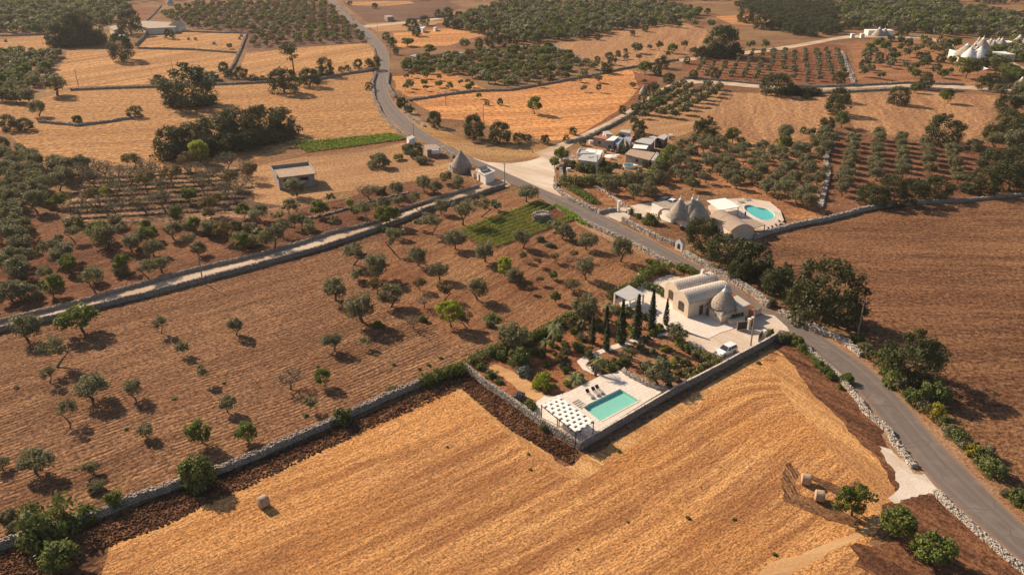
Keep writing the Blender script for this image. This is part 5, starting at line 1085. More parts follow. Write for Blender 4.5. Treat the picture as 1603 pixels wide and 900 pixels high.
# ------------------------------------------------------------------ cars
def car(px,py,head,label,paint,L=4.3,W=1.8,Hh=1.55,z0=0.0):
    x,y=G(px,py,z0); e=empty('parked_car',(x,y,z0),head); tag(e,label,'car','parked cars')
    # side profile (x forward), lofted across the width with tumblehome
    lo=[(-L/2,.32),(-L/2+.02,.72),(-L/2+.08,.95),(-L/2+.6,.99),(L/2-1.25,.98),(L/2-.5,.88),(L/2-.1,.72),(L/2,.5),(L/2-.02,.30)]
    V=[];m=len(lo)
    ys=(-W/2,-W/2+.08,W/2-.08,W/2)
    for yi,yy in enumerate(ys):
        ins=.06 if yi in(0,3) else 0
        for px_,pz in lo: V.append((px_*(1-ins*.4),yy,pz-(ins if pz>.8 else 0)))
    Fc=[]
    for k in range(3):
        for i in range(m): Fc.append((k*m+i,k*m+(i+1)%m,(k+1)*m+(i+1)%m,(k+1)*m+i))
    Fc+=[tuple(range(m))[::-1],tuple(range(3*m,4*m))]
    b=mesh('body',V,Fc,M[paint],e); md=b.modifiers.new('bevel','BEVEL'); md.width=.06; md.segments=2
    cab=[(-L/2+.12,.97,0),(-L/2+.35,Hh-.04,.16),(L/2-2.05,Hh,.16),(L/2-1.25,.96,0)]
    V=[];
    for sg in(-1,1):
        for a,z,i in cab: V.append((a,sg*(W/2-.07-i),z))
    mesh('cabin',V,[(0,1,2,3),(7,6,5,4),(0,4,5,1),(1,5,6,2),(2,6,7,3),(3,7,4,0)],M['glass'],e)
    V=[]
    for z in (Hh-.03,Hh+.03):
        for a,sg in ((-L/2+.30,-1),(L/2-2.0,-1),(L/2-2.0,1),(-L/2+.30,1)): V.append((a,sg*(W/2-.2),z))
    mesh('roof',V,[(3,2,1,0),(4,5,6,7),(0,1,5,4),(1,2,6,5),(2,3,7,6),(3,0,4,7)],M[paint],e)
    for sg in(-1,1):   # pillars
        for a0,a1 in ((-L/2+.16,-L/2+.38),(-.42,-.40),(L/2-1.33,L/2-2.05)):
            mb=MB(); mb.bar((a0,sg*(W/2-.06),.96),(a1,sg*(W/2-.21),Hh),.045,.04,5); mesh('pillar',mb.v,mb.f,M[paint],e)
        for a in (-L/2+.8,L/2-.85):
            mb=MB(); mb.bar((a,sg*(W/2-.22),.33),(a,sg*(W/2+.01),.33),.33,.33,18); w_=mesh('wheel',mb.v,mb.f,M['tyre'],e)
            mb=MB(); mb.bar((a,sg*(W/2),.33),(a,sg*(W/2+.03),.33),.2,.2,12); mesh('rim',mb.v,mb.f,M['rim'],w_)
        mb=MB(); mb.box(L/2-.12,sg*.6,.68,.2,.36,.14); mesh('headlight',mb.v,mb.f,M['rim'],e)
        mb=MB(); mb.box(-L/2+.04,sg*.68,.82,.1,.22,.2); mesh('tail_light',mb.v,mb.f,M['terracotta'],e)
        mb=MB(); mb.box(L/2-1.5,sg*(W/2+.08),1.02,.12,.18,.12); mesh('mirror',mb.v,mb.f,M[paint],e)
    return e
ch=math.atan2(G(1121,555)[1]-G(1149,543)[1],G(1121,555)[0]-G(1149,543)[0])
car(1136,553,ch,'white parked car with dark windscreen on the gravel drive','car')
car(1038,319,ch+.2,'dark blue parked car behind the cone-roofed houses','darkcar')
car(1049,322,ch+.2,'white and grey car beside the dark car behind the cones','car',L=4.0)
# ------------------------------------------------------------------ hay bales
def bale(px,py,r,L,rz,label,up=False,sc_=1):
    x,y=G(px,py); e=empty('hay_bale',(x,y,0)); tag(e,label,'hay bale','round hay bales')
    mb=MB(); n=28
    if up: mb.lathe([(r*.93,0),(r,.08),(r*1.01,L*.5),(r,L-.1),(r*.9,L)],x,y,n,.03)
    else:
        u=Vector((math.cos(rz),math.sin(rz),0)); w_=Vector((-u[1],u[0],0)); V=[];Fc=[]
        pr=[(-L/2,r*.86),(-L/2+.06,r*.98),(-L*.2,r),(L*.2,r),(L/2-.06,r*.98),(L/2,r*.86)]
        for a,rr in pr:
            for i in range(n):
                t=2*math.pi*i/n; q=rr*(1+rnd.uniform(-.012,.012)); zz=max(0,r*.97+q*math.sin(t)); p=Vector((x,y,0))+u*a+w_*q*math.cos(t); V.append((p.x,p.y,zz))
        for k in range(5):
            for i in range(n): Fc.append((k*n+i,(k+1)*n+i,(k+1)*n+(i+1)%n,k*n+(i+1)%n))
        Fc+=[tuple(range(n)),tuple(range(5*n,6*n))[::-1]]; mb.add(V,Fc)
    mb.build('straw_roll',M['hay'],e,smooth=not up)
    if not up:
        mb=MB()
        for a in (-L/2+.16,L/2-.16): mb.lathe([(r*1.012,-.05),(r*1.02,0),(r*1.012,.05)],0,0,28)
        V=[]; k=len(mb.v)//2
        for i,v in enumerate(mb.v):
            a=-L/2+.16 if i<k else L/2-.16; p=Vector((x,y,r*.97))+u*(a+v[2])+w_*v[0]; V.append((p.x,p.y,p.z+v[1]))
        mb.v=V; mb.build('net_edge',M['brownroof'],e)
bz=math.atan2(G(1275,748)[1]-G(1250,744)[1],G(1275,748)[0]-G(1250,744)[0])
bale(1261,757,.78,1.25,bz,'upper left one of the two paired hay bales inside the wheel mark'); bale(1282,783,.78,1.2,bz,'lower right one of the two paired hay bales inside the wheel mark')
bale(413,792,.80,1.3,bz+1.0,'single hay bale alone on the stubble near the left wall')
for i,(px,py) in enumerate([(295,63),(306,63),(335,70),(375,62),(378,58),(9,66)]): bale(px,py,.9,1.5,.5+i,['tiny bale left in the far small field','tiny bale second from left in the far small field','tiny bale nearest the front of the far small field','tiny bale at the right end of the far field, front','tiny bale at the right end of the far field, back','tiny bale in the small field at the far left edge'][i])
# ------------------------------------------------------------------ poles
def upole(px,py,h,label,arm=True,lean=0):
    x,y=G(px,py); e=empty('utility_pole',(x,y,0)); tag(e,label,'utility pole','utility poles')
    mb=MB(); mb.bar((x,y,-.1),(x+lean,y,h),.16,.10,8); mb.build('post',M['pole'],e)
    mb=MB(); mb.bar((x+lean-.5,y+.1,h-.35),(x+lean+.5,y-.1,h-.35),.05,.05,5); mb.build('crossarm',M['pole'],e)
    for a in (-.4,0,.4): mb=MB(); mb.bar((x+lean+a,y,h-.3),(x+lean+a,y,h-.1),.05,.05,6); mb.build('insulator',M['white'],e)
for px,py,h,lb in [(1175,541,7.5,'utility pole standing behind the white car'),(1343,523,6.8,'utility pole beside the biggest roadside oak'),(790,288,6.3,'utility pole at the end of the cart track by the junction'),(648,222,6.5,'utility pole by the road, left of the stone trullo'),(934,280,7,'utility pole rising from the compound hedge'),(834,240,6.5,'leaning utility pole on the dry verge above the junction'),(757,190,6.5,'thin pole standing in the orange field behind the dark oaks'),(123,136,8,'thin tall pole at the foot of the striped golden field, far left'),(272,118,7,'thin pole above the big domed oak clump'),(318,444,6,'slim pole standing in the cart track'),(612,92,8,'pole on the right of the road bend'),(591,49,8,'pole right of the upper road'),(698,166,6,'thin pole at the corner of the orange field'),(1397,50,8,'pole beside the far pair of small cones'),(1591,44,8,'pole in the far wood at top right')]: upole(px,py,h,lb)
# wires between the roadside poles
def wire(a,b,ha,hb,label):
    A=G(*a);B_=G(*b); mb=MB(); q=None
    for i in range(13):
        t=i/12; p=(A[0]*(1-t)+B_[0]*t,A[1]*(1-t)+B_[1]*t,ha*(1-t)+hb*t-4*t*(1-t)*1.2)
        if q: mb.bar(q,p,.018,.018,3)
        q=p
    tag(mb.build('overhead_wire',M['metal']),label,'wire','overhead wires')
wire((1175,541),(1343,523),7.3,6.6,'overhead wire from the white car pole to the oak pole'); wire((790,288),(648,222),6.1,6.3,'overhead wire passing over the stone trullo'); wire((612,92),(591,49),7.8,7.8,'overhead wire beside the upper road')
# ------------------------------------------------------------------ small houses
def roofed(px,z,label,wallm='plaster',roofm='greyroof',zt=None,name='house',cat='house',slab=.15,inset=.92,parapet=0,openings=(),open_=False):
    q=[G(a,b,z) for a,b in px]; n=len(q); cx=sum(p[0] for p in q)/n; cy=sum(p[1] for p in q)/n
    e=empty(name,(cx,cy,0)); tag(e,label,cat); qi=[(cx+(p[0]-cx)*inset,cy+(p[1]-cy)*inset) for p in q]
    if open_:
        for p in qi: MB().box(p[0],p[1],(z-slab)/2,.2,.2,z-slab+.02).build('post',M['pole'],e)
    else: MB().prism(qi,-.05,z-slab+.01).build('wall',M[wallm],e)
    ztop=[z]*n if zt is None else zt
    MB().prism(q,z-slab,ztop).build('roof',M[roofm],e)
    if parapet:
        for i in range(n):
            a,b=q[i],q[(i+1)%n]; L=math.hypot(b[0]-a[0],b[1]-a[1]); MB().box((a[0]+b[0])/2,(a[1]+b[1])/2,z+parapet/2,L,.2,parapet,math.atan2(b[1]-a[1],b[0]-a[0])).build('parapet',M[wallm],e)
    for (i,t,w_,z0,z1,kd) in openings:   # on side i at fraction t
        a,b=qi[i],qi[(i+1)%n]; L=math.hypot(b[0]-a[0],b[1]-a[1]); x=a[0]+(b[0]-a[0])*t; y=a[1]+(b[1]-a[1])*t; an_=math.atan2(b[1]-a[1],b[0]-a[0])
        o=MB().box(x,y,(z0+z1)/2,w_,.12,z1-z0,an_).build(kd,M['glass' if kd=='window' else 'brownwood'],e)
    return e
# unfinished concrete house
hb=G(438,298); h2=G(494,291); hl=math.hypot(h2[0]-hb[0],h2[1]-hb[1]); hu=((h2[0]-hb[0])/hl,(h2[1]-hb[1])/hl)
e=empty('concrete_house',(*hb,0)); tag(e,'unfinished grey concrete house with flat gravel roof beside the sandy yard','house')
Wd=9.0; mb=MB()
obox(mb,hb,hu,0,.25,0,Wd,-.05,3.6); obox(mb,hb,hu,hl-.25,hl,0,Wd,-.05,3.6)
def panel(b):   # wall with two window openings
    for a0,a1,z0,z1 in ((.25,hl-.25,-.05,1.9),(.25,hl-.25,2.95,3.6),(.25,1.3,1.9,2.95),(3.6,5.9,1.9,2.95),(8.4,hl-.25,1.9,2.95)): obox(mb,hb,hu,a0,a1,b,b+.25,z0,z1)
panel(0); panel(Wd-.25); mb.build('wall',M['concrete'],e)
mb=MB(); obox(mb,hb,hu,-.5,hl+.5,-.6,Wd+.6,3.6,3.85); mb.build('roof',M['roofgravel'],e)
mb=MB(); obox(mb,hb,hu,-.5,hl+.5,Wd+.4,Wd+.6,3.85,4.75); obox(mb,hb,hu,-.5,-.3,-.6,Wd+.4,3.85,4.6); obox(mb,hb,hu,hl+.3,hl+.5,-.6,Wd+.4,3.85,4.5); mb.build('parapet',M['concrete'],e)
mb=MB(); obox(mb,hb,hu,1.2,3.7,.05,.2,1.85,3.0); mb.build('shutter',M['glass'],e)
# ruined hut in vineyard
x,y=G(848,345); e=empty('ruined_hut',(x,y,0)); tag(e,'small ruined dry stone hut among the vineyard rows','hut')
V=[];Fc=[]; path=[(x+2.0*math.cos(t),y+1.7*math.sin(t)) for t in np.linspace(.3,6.0,12)]; stones(V,Fc,path,1.9,.7,.42,0,1.3); mb=MB(); mb.v=V; mb.f=[tuple(f) for f in Fc]; mb.lathe([(1.9,-.05),(1.85,1.7)],x,y,10); mb.build('wall',M['stone'],e)
# junction trullo and hut
x,y=G(722,268); e=empty('trullo',(x,y,0)); tag(e,'lone grey stone trullo cone beside the road at the junction','trullo')
MB().lathe([(3.3,-.05),(3.2,1.7)],x,y,24).build('wall',M['stone'],e); lathe_cone(e,x,y,3.2,1.6,6.6,'stone',tip='stone',finial=False,tipfrac=.93)
p=G(716,272); q=G(707,266); MB().box(q[0],q[1],.9,1.6,1.6,1.9,.4).build('porch',M['palestone'],e)
roofed([(745,267),(762,262.5),(775,269),(760,275.5)],2.8,'little white flat-roofed hut at the road junction','white','concrete',parapet=.3,openings=[(3,.7,.9,0,2.0,'door')])
roofed([(748,262),(761,259),(764,263),(752,266)],3.6,'small dark-topped shed attached behind the little white hut','white','metal',name='shed')
roofed([(735,264),(742,262),(748,268),(741,272)],1.6,'low stone lean-to with orange roof between trullo and white hut','palestone','terra',name='shed')
roofed([(663,227),(683,226),(690,232),(668,235)],2.6,'low brown flat-roofed house beside the road, behind the white tank','stone','brownroof')
roofed([(636,215),(645,212),(650,215),(640,220)],2.2,'tiny white block at the road edge left of the pole','white','greyroof',name='shed')
x,y=G(682,246); e=empty('water_tank',(x,y,0)); tag(e,'rounded white water tank on a red-brown stand below the road','tank'); mb=MB(); mb.box(x,y,.45,1.8,1.4,.9); mb.build('stand',M['terracotta'],e)
mb=MB(); u=(1,.2,0); mb.bar((x-1.3,y-.2,1.7),(x-1.15,y-.2,1.7),.6,.85,14); mb.bar((x-1.15,y-.2,1.7),(x+1.15,y+.2,1.7),.85,.85,14); mb.bar((x+1.15,y+.2,1.7),(x+1.3,y+.2,1.7),.85,.6,14); mb.build('tank_body',M['white'],e)
# ------------------------------------------------------------------ cone house with kidney pool
b0=G(1055,352); e=empty('trulli_house',(*b0,0)); tag(e,'pale house with three tall grey cones with white tips, near the kidney pool','trulli house')
ua=(math.cos(R(28)),math.sin(R(28))); o0=G(1053,350)
mb=MB(); obox(mb,o0,ua,0,4.6,0,9.0,-.05,2.7); obox(mb,o0,ua,4.6,10.5,.4,6.6,-.05,2.5); obox(mb,o0,ua,.8,3,-4.4,0,-.05,2.2); mb.build('wall',M['white'],e)
def coneAt(px,py,z,r,z0=2.4):
    x,y=G(px,py,z); lathe_cone(e,x,y,r,z0,z-.5,'chianca',tipfrac=.86)
coneAt(1066.5,305.5,8.0,3.1); coneAt(1093.6,307,8.2,3.5); coneAt(1085.8,304,8.6,2.7,2.6); coneAt(1073,323,5.6,1.3,2.4)
opening(e,o0,ua,0,5.0,.9,1.9,.6,'a'); mb=MB(); obox(mb,o0,ua,.25,4.55,.3,8.8,2.7,2.78); obox(mb,o0,ua,4.65,10.3,.6,6.4,2.5,2.58); mb.build('flat_roof',M['chianca'],e)
# free-standing arch
ac=G(1042,346); e2=empty('stone_arch',(*ac,0)); tag(e2,'free-standing pale stone arch at the left of the cone house','arch')
mb=MB(); prev=None
for i in range(17):
    t=math.pi*i/16; p=(ac[0]+1.75*math.cos(t),ac[1]-.75*math.cos(t),1.7+1.55*math.sin(t)); 
    if prev: mb.bar(prev,p,.33,.33,8)
    prev=p
for sg in(1,-1): mb.bar((ac[0]+sg*1.75,ac[1]-sg*.75,-.1),(ac[0]+sg*1.75,ac[1]-sg*.75,1.75),.4,.35,8)
mb.build('arch_ring',M['plaster'],e2)
# vaulted wings
ev=empty('vaulted_wing',(*G(1145,380),0)); tag(ev,'brownish barrel-vaulted wings between the cone house and kidney pool','house')
va=G(1145,362,2.6); vb=G(1123,347,2.6); L_=math.hypot(vb[0]-va[0],vb[1]-va[1]); uv_=((vb[0]-va[0])/L_,(vb[1]-va[1])/L_)
# width runs towards +x from va; make u so that n points that way
vr=G(1178,357,2.6); Wv=math.hypot(vr[0]-va[0],vr[1]-va[1])
uu=(-uv_[0],-uv_[1]); 
vault(ev,vb,uu,L_,Wv,2.5,1.5,'plaster','brownroof',b0=0,a0=0,par=.15)
vo=(vb[0]+uv_[0]*4.6,vb[1]+uv_[1]*4.6); vault(ev,vo,uu,4.4,Wv*.85,2.5,1.4,'plaster','brownroof',b0=.3,a0=0,par=.15)
roofed([(1158,343),(1178,343),(1199,352),(1181,356.5)],2.7,'flat brown veranda roof between vaults and kidney pool','plaster','brownroof',name='veranda',open_=True)
roofed([(1106.7,314),(1135.5,310),(1158,323.5),(1127.7,329)],3.0,'white canvas canopy roof behind the cone house','white','canopy',name='canopy',open_=True)
# terrace + pool
kc=G(1189,333,DZ)
kp=[]
for i in range(36):
    t=2*math.pi*i/36; rr=1+.16*math.cos(2*t+.9)+.10*math.cos(3*t-.4); kp.append((kc[0]+2.9*rr*math.cos(t),kc[1]+6.2*rr*math.sin(t)))
dk2=P([(1118,338),(1108,322),(1135,312),(1165,310),(1180,312),(1205,316),(1222,330),(1227,345),(1215,356),(1190,362),(1150,356)],DZ)
deck('kidney_pool_terrace',dk2,kp,DZ,M['whitegravel'])
pool(kp,DZ,'kidney-shaped turquoise pool behind the vaulted wings','water2')
sheet('white_yard',[(975,328),(990,322),(1030,315),(1075,322),(1070,335),(1052,350),(1035,348),(1020,342),(985,336)],M['whitegravel'],.04,0)
sheet('white_yard',[(938,332),(975,325),(990,328),(985,342),(970,348)],M['whitegravel'],.047,1,.1)
pillar(968,330,2.6,'white gate pillar at the entrance beside the road','white',.6); pillar(984,336,1.6,'short pale gate pillar by the clipped bush','palestone',.6)
wall([(942,329),(955,326),(966,326)],.9,.5,'short curved wall left of the white gate pillar','palestone',size=.4)
T3=[('gshrub',986,334,14,1.3,'small bright bush beside the entrance pillar of the cone house'),('gshrub',1018,350,30,.95,'round bright green bush in front of the stone arch'),('shrub',1000,342,12,1,'small shrub left of the round bright green bush')]
for k,px,py,s,hf,lb in T3:
    x,y=G(px,py); w_=s/SCL(py); o=bpy.data.objects.new('shrub',KINDS[k].hi[0][0]); col.objects.link(o); o.location=(x,y,0); o.scale=(w_,w_,w_*hf); tag(o,lb,'shrub')
x,y=G(1064,392); e=empty('wall_shrine',(x,y,0)); tag(e,'small gabled white shrine with arched niche set in the roadside wall','shrine')
a_=R(-52); sh=lambda s,q,z:(x+math.cos(a_)*s+math.sin(a_)*-q*-1*0+q*math.cos(a_+math.pi/2)*-1,y+math.sin(a_)*s-q*math.sin(a_+math.pi/2),z)
V=[sh(s,q,z) for q in(-.5,.5) for s,z in((-1.1,-.05),(1.1,-.05),(1.1,2.0),(0,2.9),(-1.1,2.0))]
mb=MB(); mb.add(V,[(0,1,2,3,4)[::-1],(5,6,7,8,9),(0,5,9,4)[::-1],(1,2,7,6)[::-1],(2,3,8,7)[::-1],(3,4,9,8)[::-1]]); mb.build('wall',M['white'],e)
V=[sh(s,q,z) for q in(.50,.53) for s,z in[(-.4,.5),(.4,.5)]+[(.4*math.cos(t),1.4+.4*math.sin(t)) for t in np.linspace(0,math.pi,7)]]; m=9
mb=MB(); mb.add(V,[tuple(range(m))[::-1],tuple(range(m,2*m))]+[(i,(i+1)%m,(i+1)%m+m,i+m) for i in range(m)]); mb.build('niche',M['glass'],e)
# loungers / parasols at the kidney pool
for i,(px,py) in enumerate([(1217,357),(1211,360),(1205,362),(1222,351),(1160,318),(1170,314)]):
    lounger(px,py,-.9 if i<4 else .2,[ 'white lounger below the kidney pool, front left','white lounger below the kidney pool, middle','white lounger nearest the vaulted wing by the kidney pool','lounger at the right rim of the kidney pool terrace','lounger above the kidney pool, left one','lounger above the kidney pool, right one'][i])
# people by the pool
def person(px,py,z0,label,h=1.72,swim=False):
    x,y=G(px,py,z0); e=empty('person',(x,y,z0)); tag(e,label,'person','people at the kidney pool')
    V=[(0,0,.95),(0,0,1.15),(0,0,1.38),(0,0,1.5),(0,.01,1.62),(0,0,1.72)]; rad=[.15,.13,.17,.06,.095,.07]; E=[(0,1),(1,2),(2,3),(3,4),(4,5)]
    for s in(-1,1):
        b=len(V); V+=[(s*.18,0,1.40),(s*.24,.02,1.12),(s*.23,-.06,.88),(s*.23,-.08,.80)]; rad+=[.055,.045,.034,.035]; E+=[(2,b),(b,b+1),(b+1,b+2),(b+2,b+3)]
        hb=b+3
        for f in range(5):
            k=len(V); o=(f-2)*.018; V+=[(s*.23+s*(.03 if f==0 else 0),-.08+o,.76),(s*.225,-.085+o,.715+.01*abs(f-2))]; rad+=[.009,.008]; E+=[(hb,k),(k,k+1)]
        b=len(V); V+=[(s*.10,0,.88),(s*.11,-.02 if s>0 else .03,.48),(s*.11,.02,.08),(s*.12,-.14,.03)]; rad+=[.085,.058,.04,.035]; E+=[(0,b),(b,b+1),(b+1,b+2),(b+2,b+3)]
    if swim: V=[(a,-(c-1.1)*.95,.05+b*.3) for a,b,c in V]
    me=bpy.data.meshes.new('body'); me.from_pydata(V,E,[]); o=bpy.data.objects.new('body',me); col.objects.link(o); o.parent=e
    md=o.modifiers.new('skin','SKIN')
    for i,sv in enumerate(me.skin_vertices[0].data): sv.radius=(rad[i],rad[i]*.85); sv.use_root=(i==0)
    ss=o.modifiers.new('sub','SUBSURF'); ss.levels=1; ss.render_levels=1; me.materials.append(M['skin'])
    if not swim:
        mb=MB(); mb.lathe([(.19,.70),(.17,.95),(.15,1.1),(.20,1.38),(.13,1.46)],0,0,14); s=mesh('swimwear',mb.v,mb.f,M['cloth'],e)
        mb=MB(); mb.lathe([(.09,1.58),(.115,1.66),(.10,1.74),(.03,1.78)],0,.02,12); mesh('hair',mb.v,mb.f,M['hair'],e)
        mb=MB(); mb.box(0,-.10,1.63,.02,.03,.04); mesh('nose',mb.v,mb.f,M['skin'],e)
    else:
        mb=MB(); mb.lathe([(.09,.0),(.115,.08),(.10,.16),(.03,.2)],0,-.52,12); mesh('hair',mb.v,mb.f,M['hair'],e)
person(1166,341,DZ,'person in dark swimwear standing at the left rim of the kidney pool'); person(1192,344,DZ-.25,'person swimming face down near the front of the kidney pool',swim=True)
# ------------------------------------------------------------------ walled compound
cpd=[
 ([(903,242),(907,234.5),(934,236),(932,241)],3.0,'white flat house with parapet at the left of the compound','white','greyroof',.4),
 ([(903.5,250),(914,239),(942,243),(934,254)],3.1,'pale grey sheet-roofed house, largest at the front left of the compound','plaster','greyroof',0),
 ([(916,236),(920,232),(944,235.5),(940,243)],3.3,'cream roofed house directly behind the pale grey sheet roof','plaster','canopy',0),
 ([(928,215),(933,212.5),(952,215),(949,218.5)],3.0,'low house with faded red roof in the compound','concrete','terracotta',0),
 ([(943,206),(949,210),(960,211),(952,205)],2.6,'small white roof behind the faded red roof','plaster','greyroof',0),
 ([(948,220),(959,213),(969,214),(961,220.5)],3.6,'tall grey-walled house with cream roof in the middle of the compound','concrete','canopy',0),
 ([(960,222),(970,214.5),(976,216),(968,227)],2.9,'blue-grey sheet roof right beside the cream roofed tall house','concrete','blueroof',0),
 ([(969,206),(973,203),(988,204),(986,209)],3.0,'pale rear house at the top of the compound','plaster','greyroof',0),
 ([(976,216),(979,214),(990,215),(987,222)],2.6,'lilac-grey small roof at the centre rear of the compound','concrete','blueroof',0),
 ([(993,222),(1005,216),(1026,218),(1019,226.5)],3.2,'patched grey roof at the right rear of the compound','concrete','greyroof',0),
 ([(990,232),(993,226),(1015,228),(1012,233.5)],2.8,'white awning roof in front of the patched grey roof','concrete','canopy',0),
 ([(978,241.5),(987,233.5),(1026,239),(1017,251)],2.7,'wide low brownish-grey roof at the right front of the compound','concrete','roofgravel',0),
 ([(1019,251),(1028,238),(1032,241),(1024,252)],2.7,'narrow light lean-to along the wide low roof','white','greyroof',0),
 ([(1016,214),(1024,213),(1030,215.5),(1026,218)],3.0,'flat white slab roof near the far right shed','concrete','greyroof',0),
 ([(1028,215),(1040,210),(1046,213),(1040,219)],3.2,'pale-roofed dark shed at the far right corner of the compound','metal','greyroof',0)]
for q,z,lb,wm,rm,pp in cpd: roofed(q,z,lb,wm,rm,parapet=pp,openings=[(0,.5,.8,.2,1.9,'door'),(3,.5,1.0,1.0,1.9,'window')])
def parasol(px,py,h,r,label,mat='canopy'):
    x,y=G(px,py); e=empty('parasol',(x,y,0)); tag(e,label,'parasol','parasols'); MB().bar((x,y,-.02),(x,y,h),.05,.04,8).build('pole',M['pole'],e)
    MB().lathe([(r,h-.45),(r*.95,h-.36),(r*.5,h-.12),(.05,h+.05)],x,y,16).build('canopy',M[mat],e)
parasol(955.5,257,2.9,2.1,'big white parasol beside the round little compound pool'); parasol(886,258,2.4,1.1,'small cream parasol near the compound gate'); parasol(898,255,2.3,1.2,'lilac-grey parasol left of the pale grey sheet roof','blueroof')
cpx,cpy=G(985,262.5); kp2=[(cpx+2.0*math.cos(t),cpy+1.9*math.sin(t)) for t in np.linspace(0,2*math.pi,24,endpoint=False)]
e=empty('garden_pool',(cpx,cpy,0)); tag(e,'small round above-ground pool with pale blue water in the compound','swimming pool')
mb=MB(); n=24; V=[(x,y,-.05) for x,y in kp2]+[(x,y,.9) for x,y in kp2]+[(cpx+(x-cpx)*.94,cpy+(y-cpy)*.94,.9) for x,y in kp2]+[(cpx+(x-cpx)*.94,cpy+(y-cpy)*.94,.1) for x,y in kp2]
mb.add(V,[(i,(i+1)%n,(i+1)%n+n,i+n) for i in range(n)]+[(i+n,(i+1)%n+n,(i+1)%n+2*n,i+2*n) for i in range(n)]+[(i+2*n,(i+1)%n+2*n,(i+1)%n+3*n,i+3*n) for i in range(n)]+[tuple(range(3*n,4*n))]); mb.build('basin',M['white'],e)
mb=MB(); mb.add([(cpx+(x-cpx)*.94,cpy+(y-cpy)*.94,.75) for x,y in kp2],[tuple(range(n))]); mb.build('water',M['water2'],e)
sheet('compound_ground',[(885,262),(895,238),(940,210),(970,198),(1045,208),(1058,232),(1030,268),(1015,284),(880,290)],M['sandy'],.03,3,.2)
# odds and ends scattered round the compound: boxes, tables, drums
rj=random.Random(3); items=['blue-grey drum','white plastic table','stack of pale crates','clay-coloured pot','dark scrap box','white cooler box']
spots=[(952,232),(958,238),(947,240),(964,240),(972,236),(976,230),(984,228),(966,246),(958,250),(945,252),(1034,226),(1040,224),(1048,218),(1050,214),(1030,230),(940,228),(936,226),(925,225),(915,229),(995,262),(1002,266),(975,266),(893,264),(890,268)]
for i,(px,py) in enumerate(spots):
    x,y=G(px,py); k=i%6; s=rj.uniform(.8,1.3); nm=['oil_drum','garden_table','crate_stack','clay_pot','scrap_box','cooler_box'][k]; near=['left','middle','right'][0 if px<945 else 1 if px<990 else 2]
    mb=MB(); mat=['blueroof','white','palestone','terra','metal','white'][k]
    if k in(0,3): mb.lathe([(.35*s,0),(.42*s,.4*s),(.38*s,.9*s),(.3*s,.92*s)],x,y,12)
    elif k==1:
        mb.box(x,y,.74,1.2*s,.8*s,.06)
        for a,b in((-.5,-.3),(.5,-.3),(-.5,.3),(.5,.3)): mb.box(x+a*s,y+b*s,.36,.07,.07,.7)
    elif k==2:
        for z in range(3): mb.box(x,y,.2+.36*z,.9*s,.6*s,.33,rj.uniform(-.2,.2))
    else: mb.box(x,y,.4*s,1.1*s,.7*s,.8*s,rj.random()); mb.box(x,y,.84*s,1.16*s,.76*s,.07,0)
    WH=['among the houses','near the middle houses','by the right houses','beside the near hedge'][i//6]
    tag(mb.build(nm,M[mat]),f'{items[k]} {WH}, {near} part of the walled compound','yard item')
# yard shrubs inside compound
for i,(px,py,s,k) in enumerate([(868,262,20,'walnut'),(880,254,26,'walnut'),(896,262,18,'shrub'),(908,268,20,'shrub'),(922,270,20,'shrub'),(940,272,18,'shrub'),(952,270,16,'shrub'),(1000,255,14,'shrub'),(970,225,18,'oak'),(1000,210,26,'oak'),(946,262,16,'shrub'),(962,262,14,'oshrub'),(1010,262,16,'shrub'),(1000,272,12,'shrub'),(925,262,18,'walnut'),(930,222,12,'oak'),(912,228,12,'oak')]):
    x,y=G(px,py); w_=s/SCL(py); K=KINDS[k]
    e=empty(K.name,(x,y,0),i); e.scale=(w_,)*3; o=bpy.data.objects.new('crown',K.hi[i%len(K.hi)][0]); col.objects.link(o); o.parent=e
    if K.trunk: o=bpy.data.objects.new('trunk',K.hi[i%len(K.hi)][1]); col.objects.link(o); o.parent=e
    tag(e,f'{K.adj} growing in the walled compound, {ORD[i]} listed from the gate side' if 0 else f'{K.adj} in the walled compound yard, {["at the gate","left of the pale roof","below the pale roof, left","below the pale roof, middle","below the pale roof, right","near the pole","left of the big parasol","right of the round pool","behind the cream roof","topmost, behind the patched roof","under the big parasol","below the parasol","near the wide low roof","in the front right corner","in front of the sheet roof","by the red roof","left of the red roof"][i]}',K.cat,'compound plants')
# ------------------------------------------------------------------ far buildings
roofed([(205,35.5),(228,33),(278,36),(275,43),(230,45)],4.0,'long low farmhouse with brown roof at top left','white','brownroof')
xa=G(272,50); e=empty('farmhouse_gable',(*xa,0)); tag(e,'white gabled end house at the right of the long farmhouse','house'); uu_=(1,.06); V=[]
mb=MB(); g=[(-4,0),(4,0),(4,3.2),(0,6.0),(-4,3.2)]
V=[(xa[0]+a,xa[1]+d_,z) for d_ in(0,12) for a,z in g]; mb.add(V,[(0,1,2,3,4),(9,8,7,6,5),(0,5,6,1),(1,6,7,2),(4,9,5,0)]); mb.build('wall',M['white'],e)
V=[(xa[0]+a,xa[1]+d_,z) for d_ in(-.3,12.3) for a,z in((-4.4,3.0),(0,6.15),(4.4,3.0),(0,5.95))]; mb=MB(); mb.add(V,[(0,1,5,4)[::-1],(1,2,6,5)[::-1],(0,4,7,3)[::-1],(3,7,6,2)[::-1],(0,3,2,1)[::-1],(4,5,6,7)]); mb.build('roof',M['brownroof'],e)
roofed([(170,43),(184,39),(192,43),(178,48)],4,'sand-coloured small house left of the tall dark farmhouse tree','plaster','brownroof')
roofed([(176,55),(196,54.5),(197,57),(177,58)],1.4,'low pale garden wall block in front of the farmhouse','white','greyroof',name='outbuilding')
wall([(233,46),(225,56),(212,68)],1.6,.8,'grey farmyard wall casting shade left of the tiny bales',size=.6)
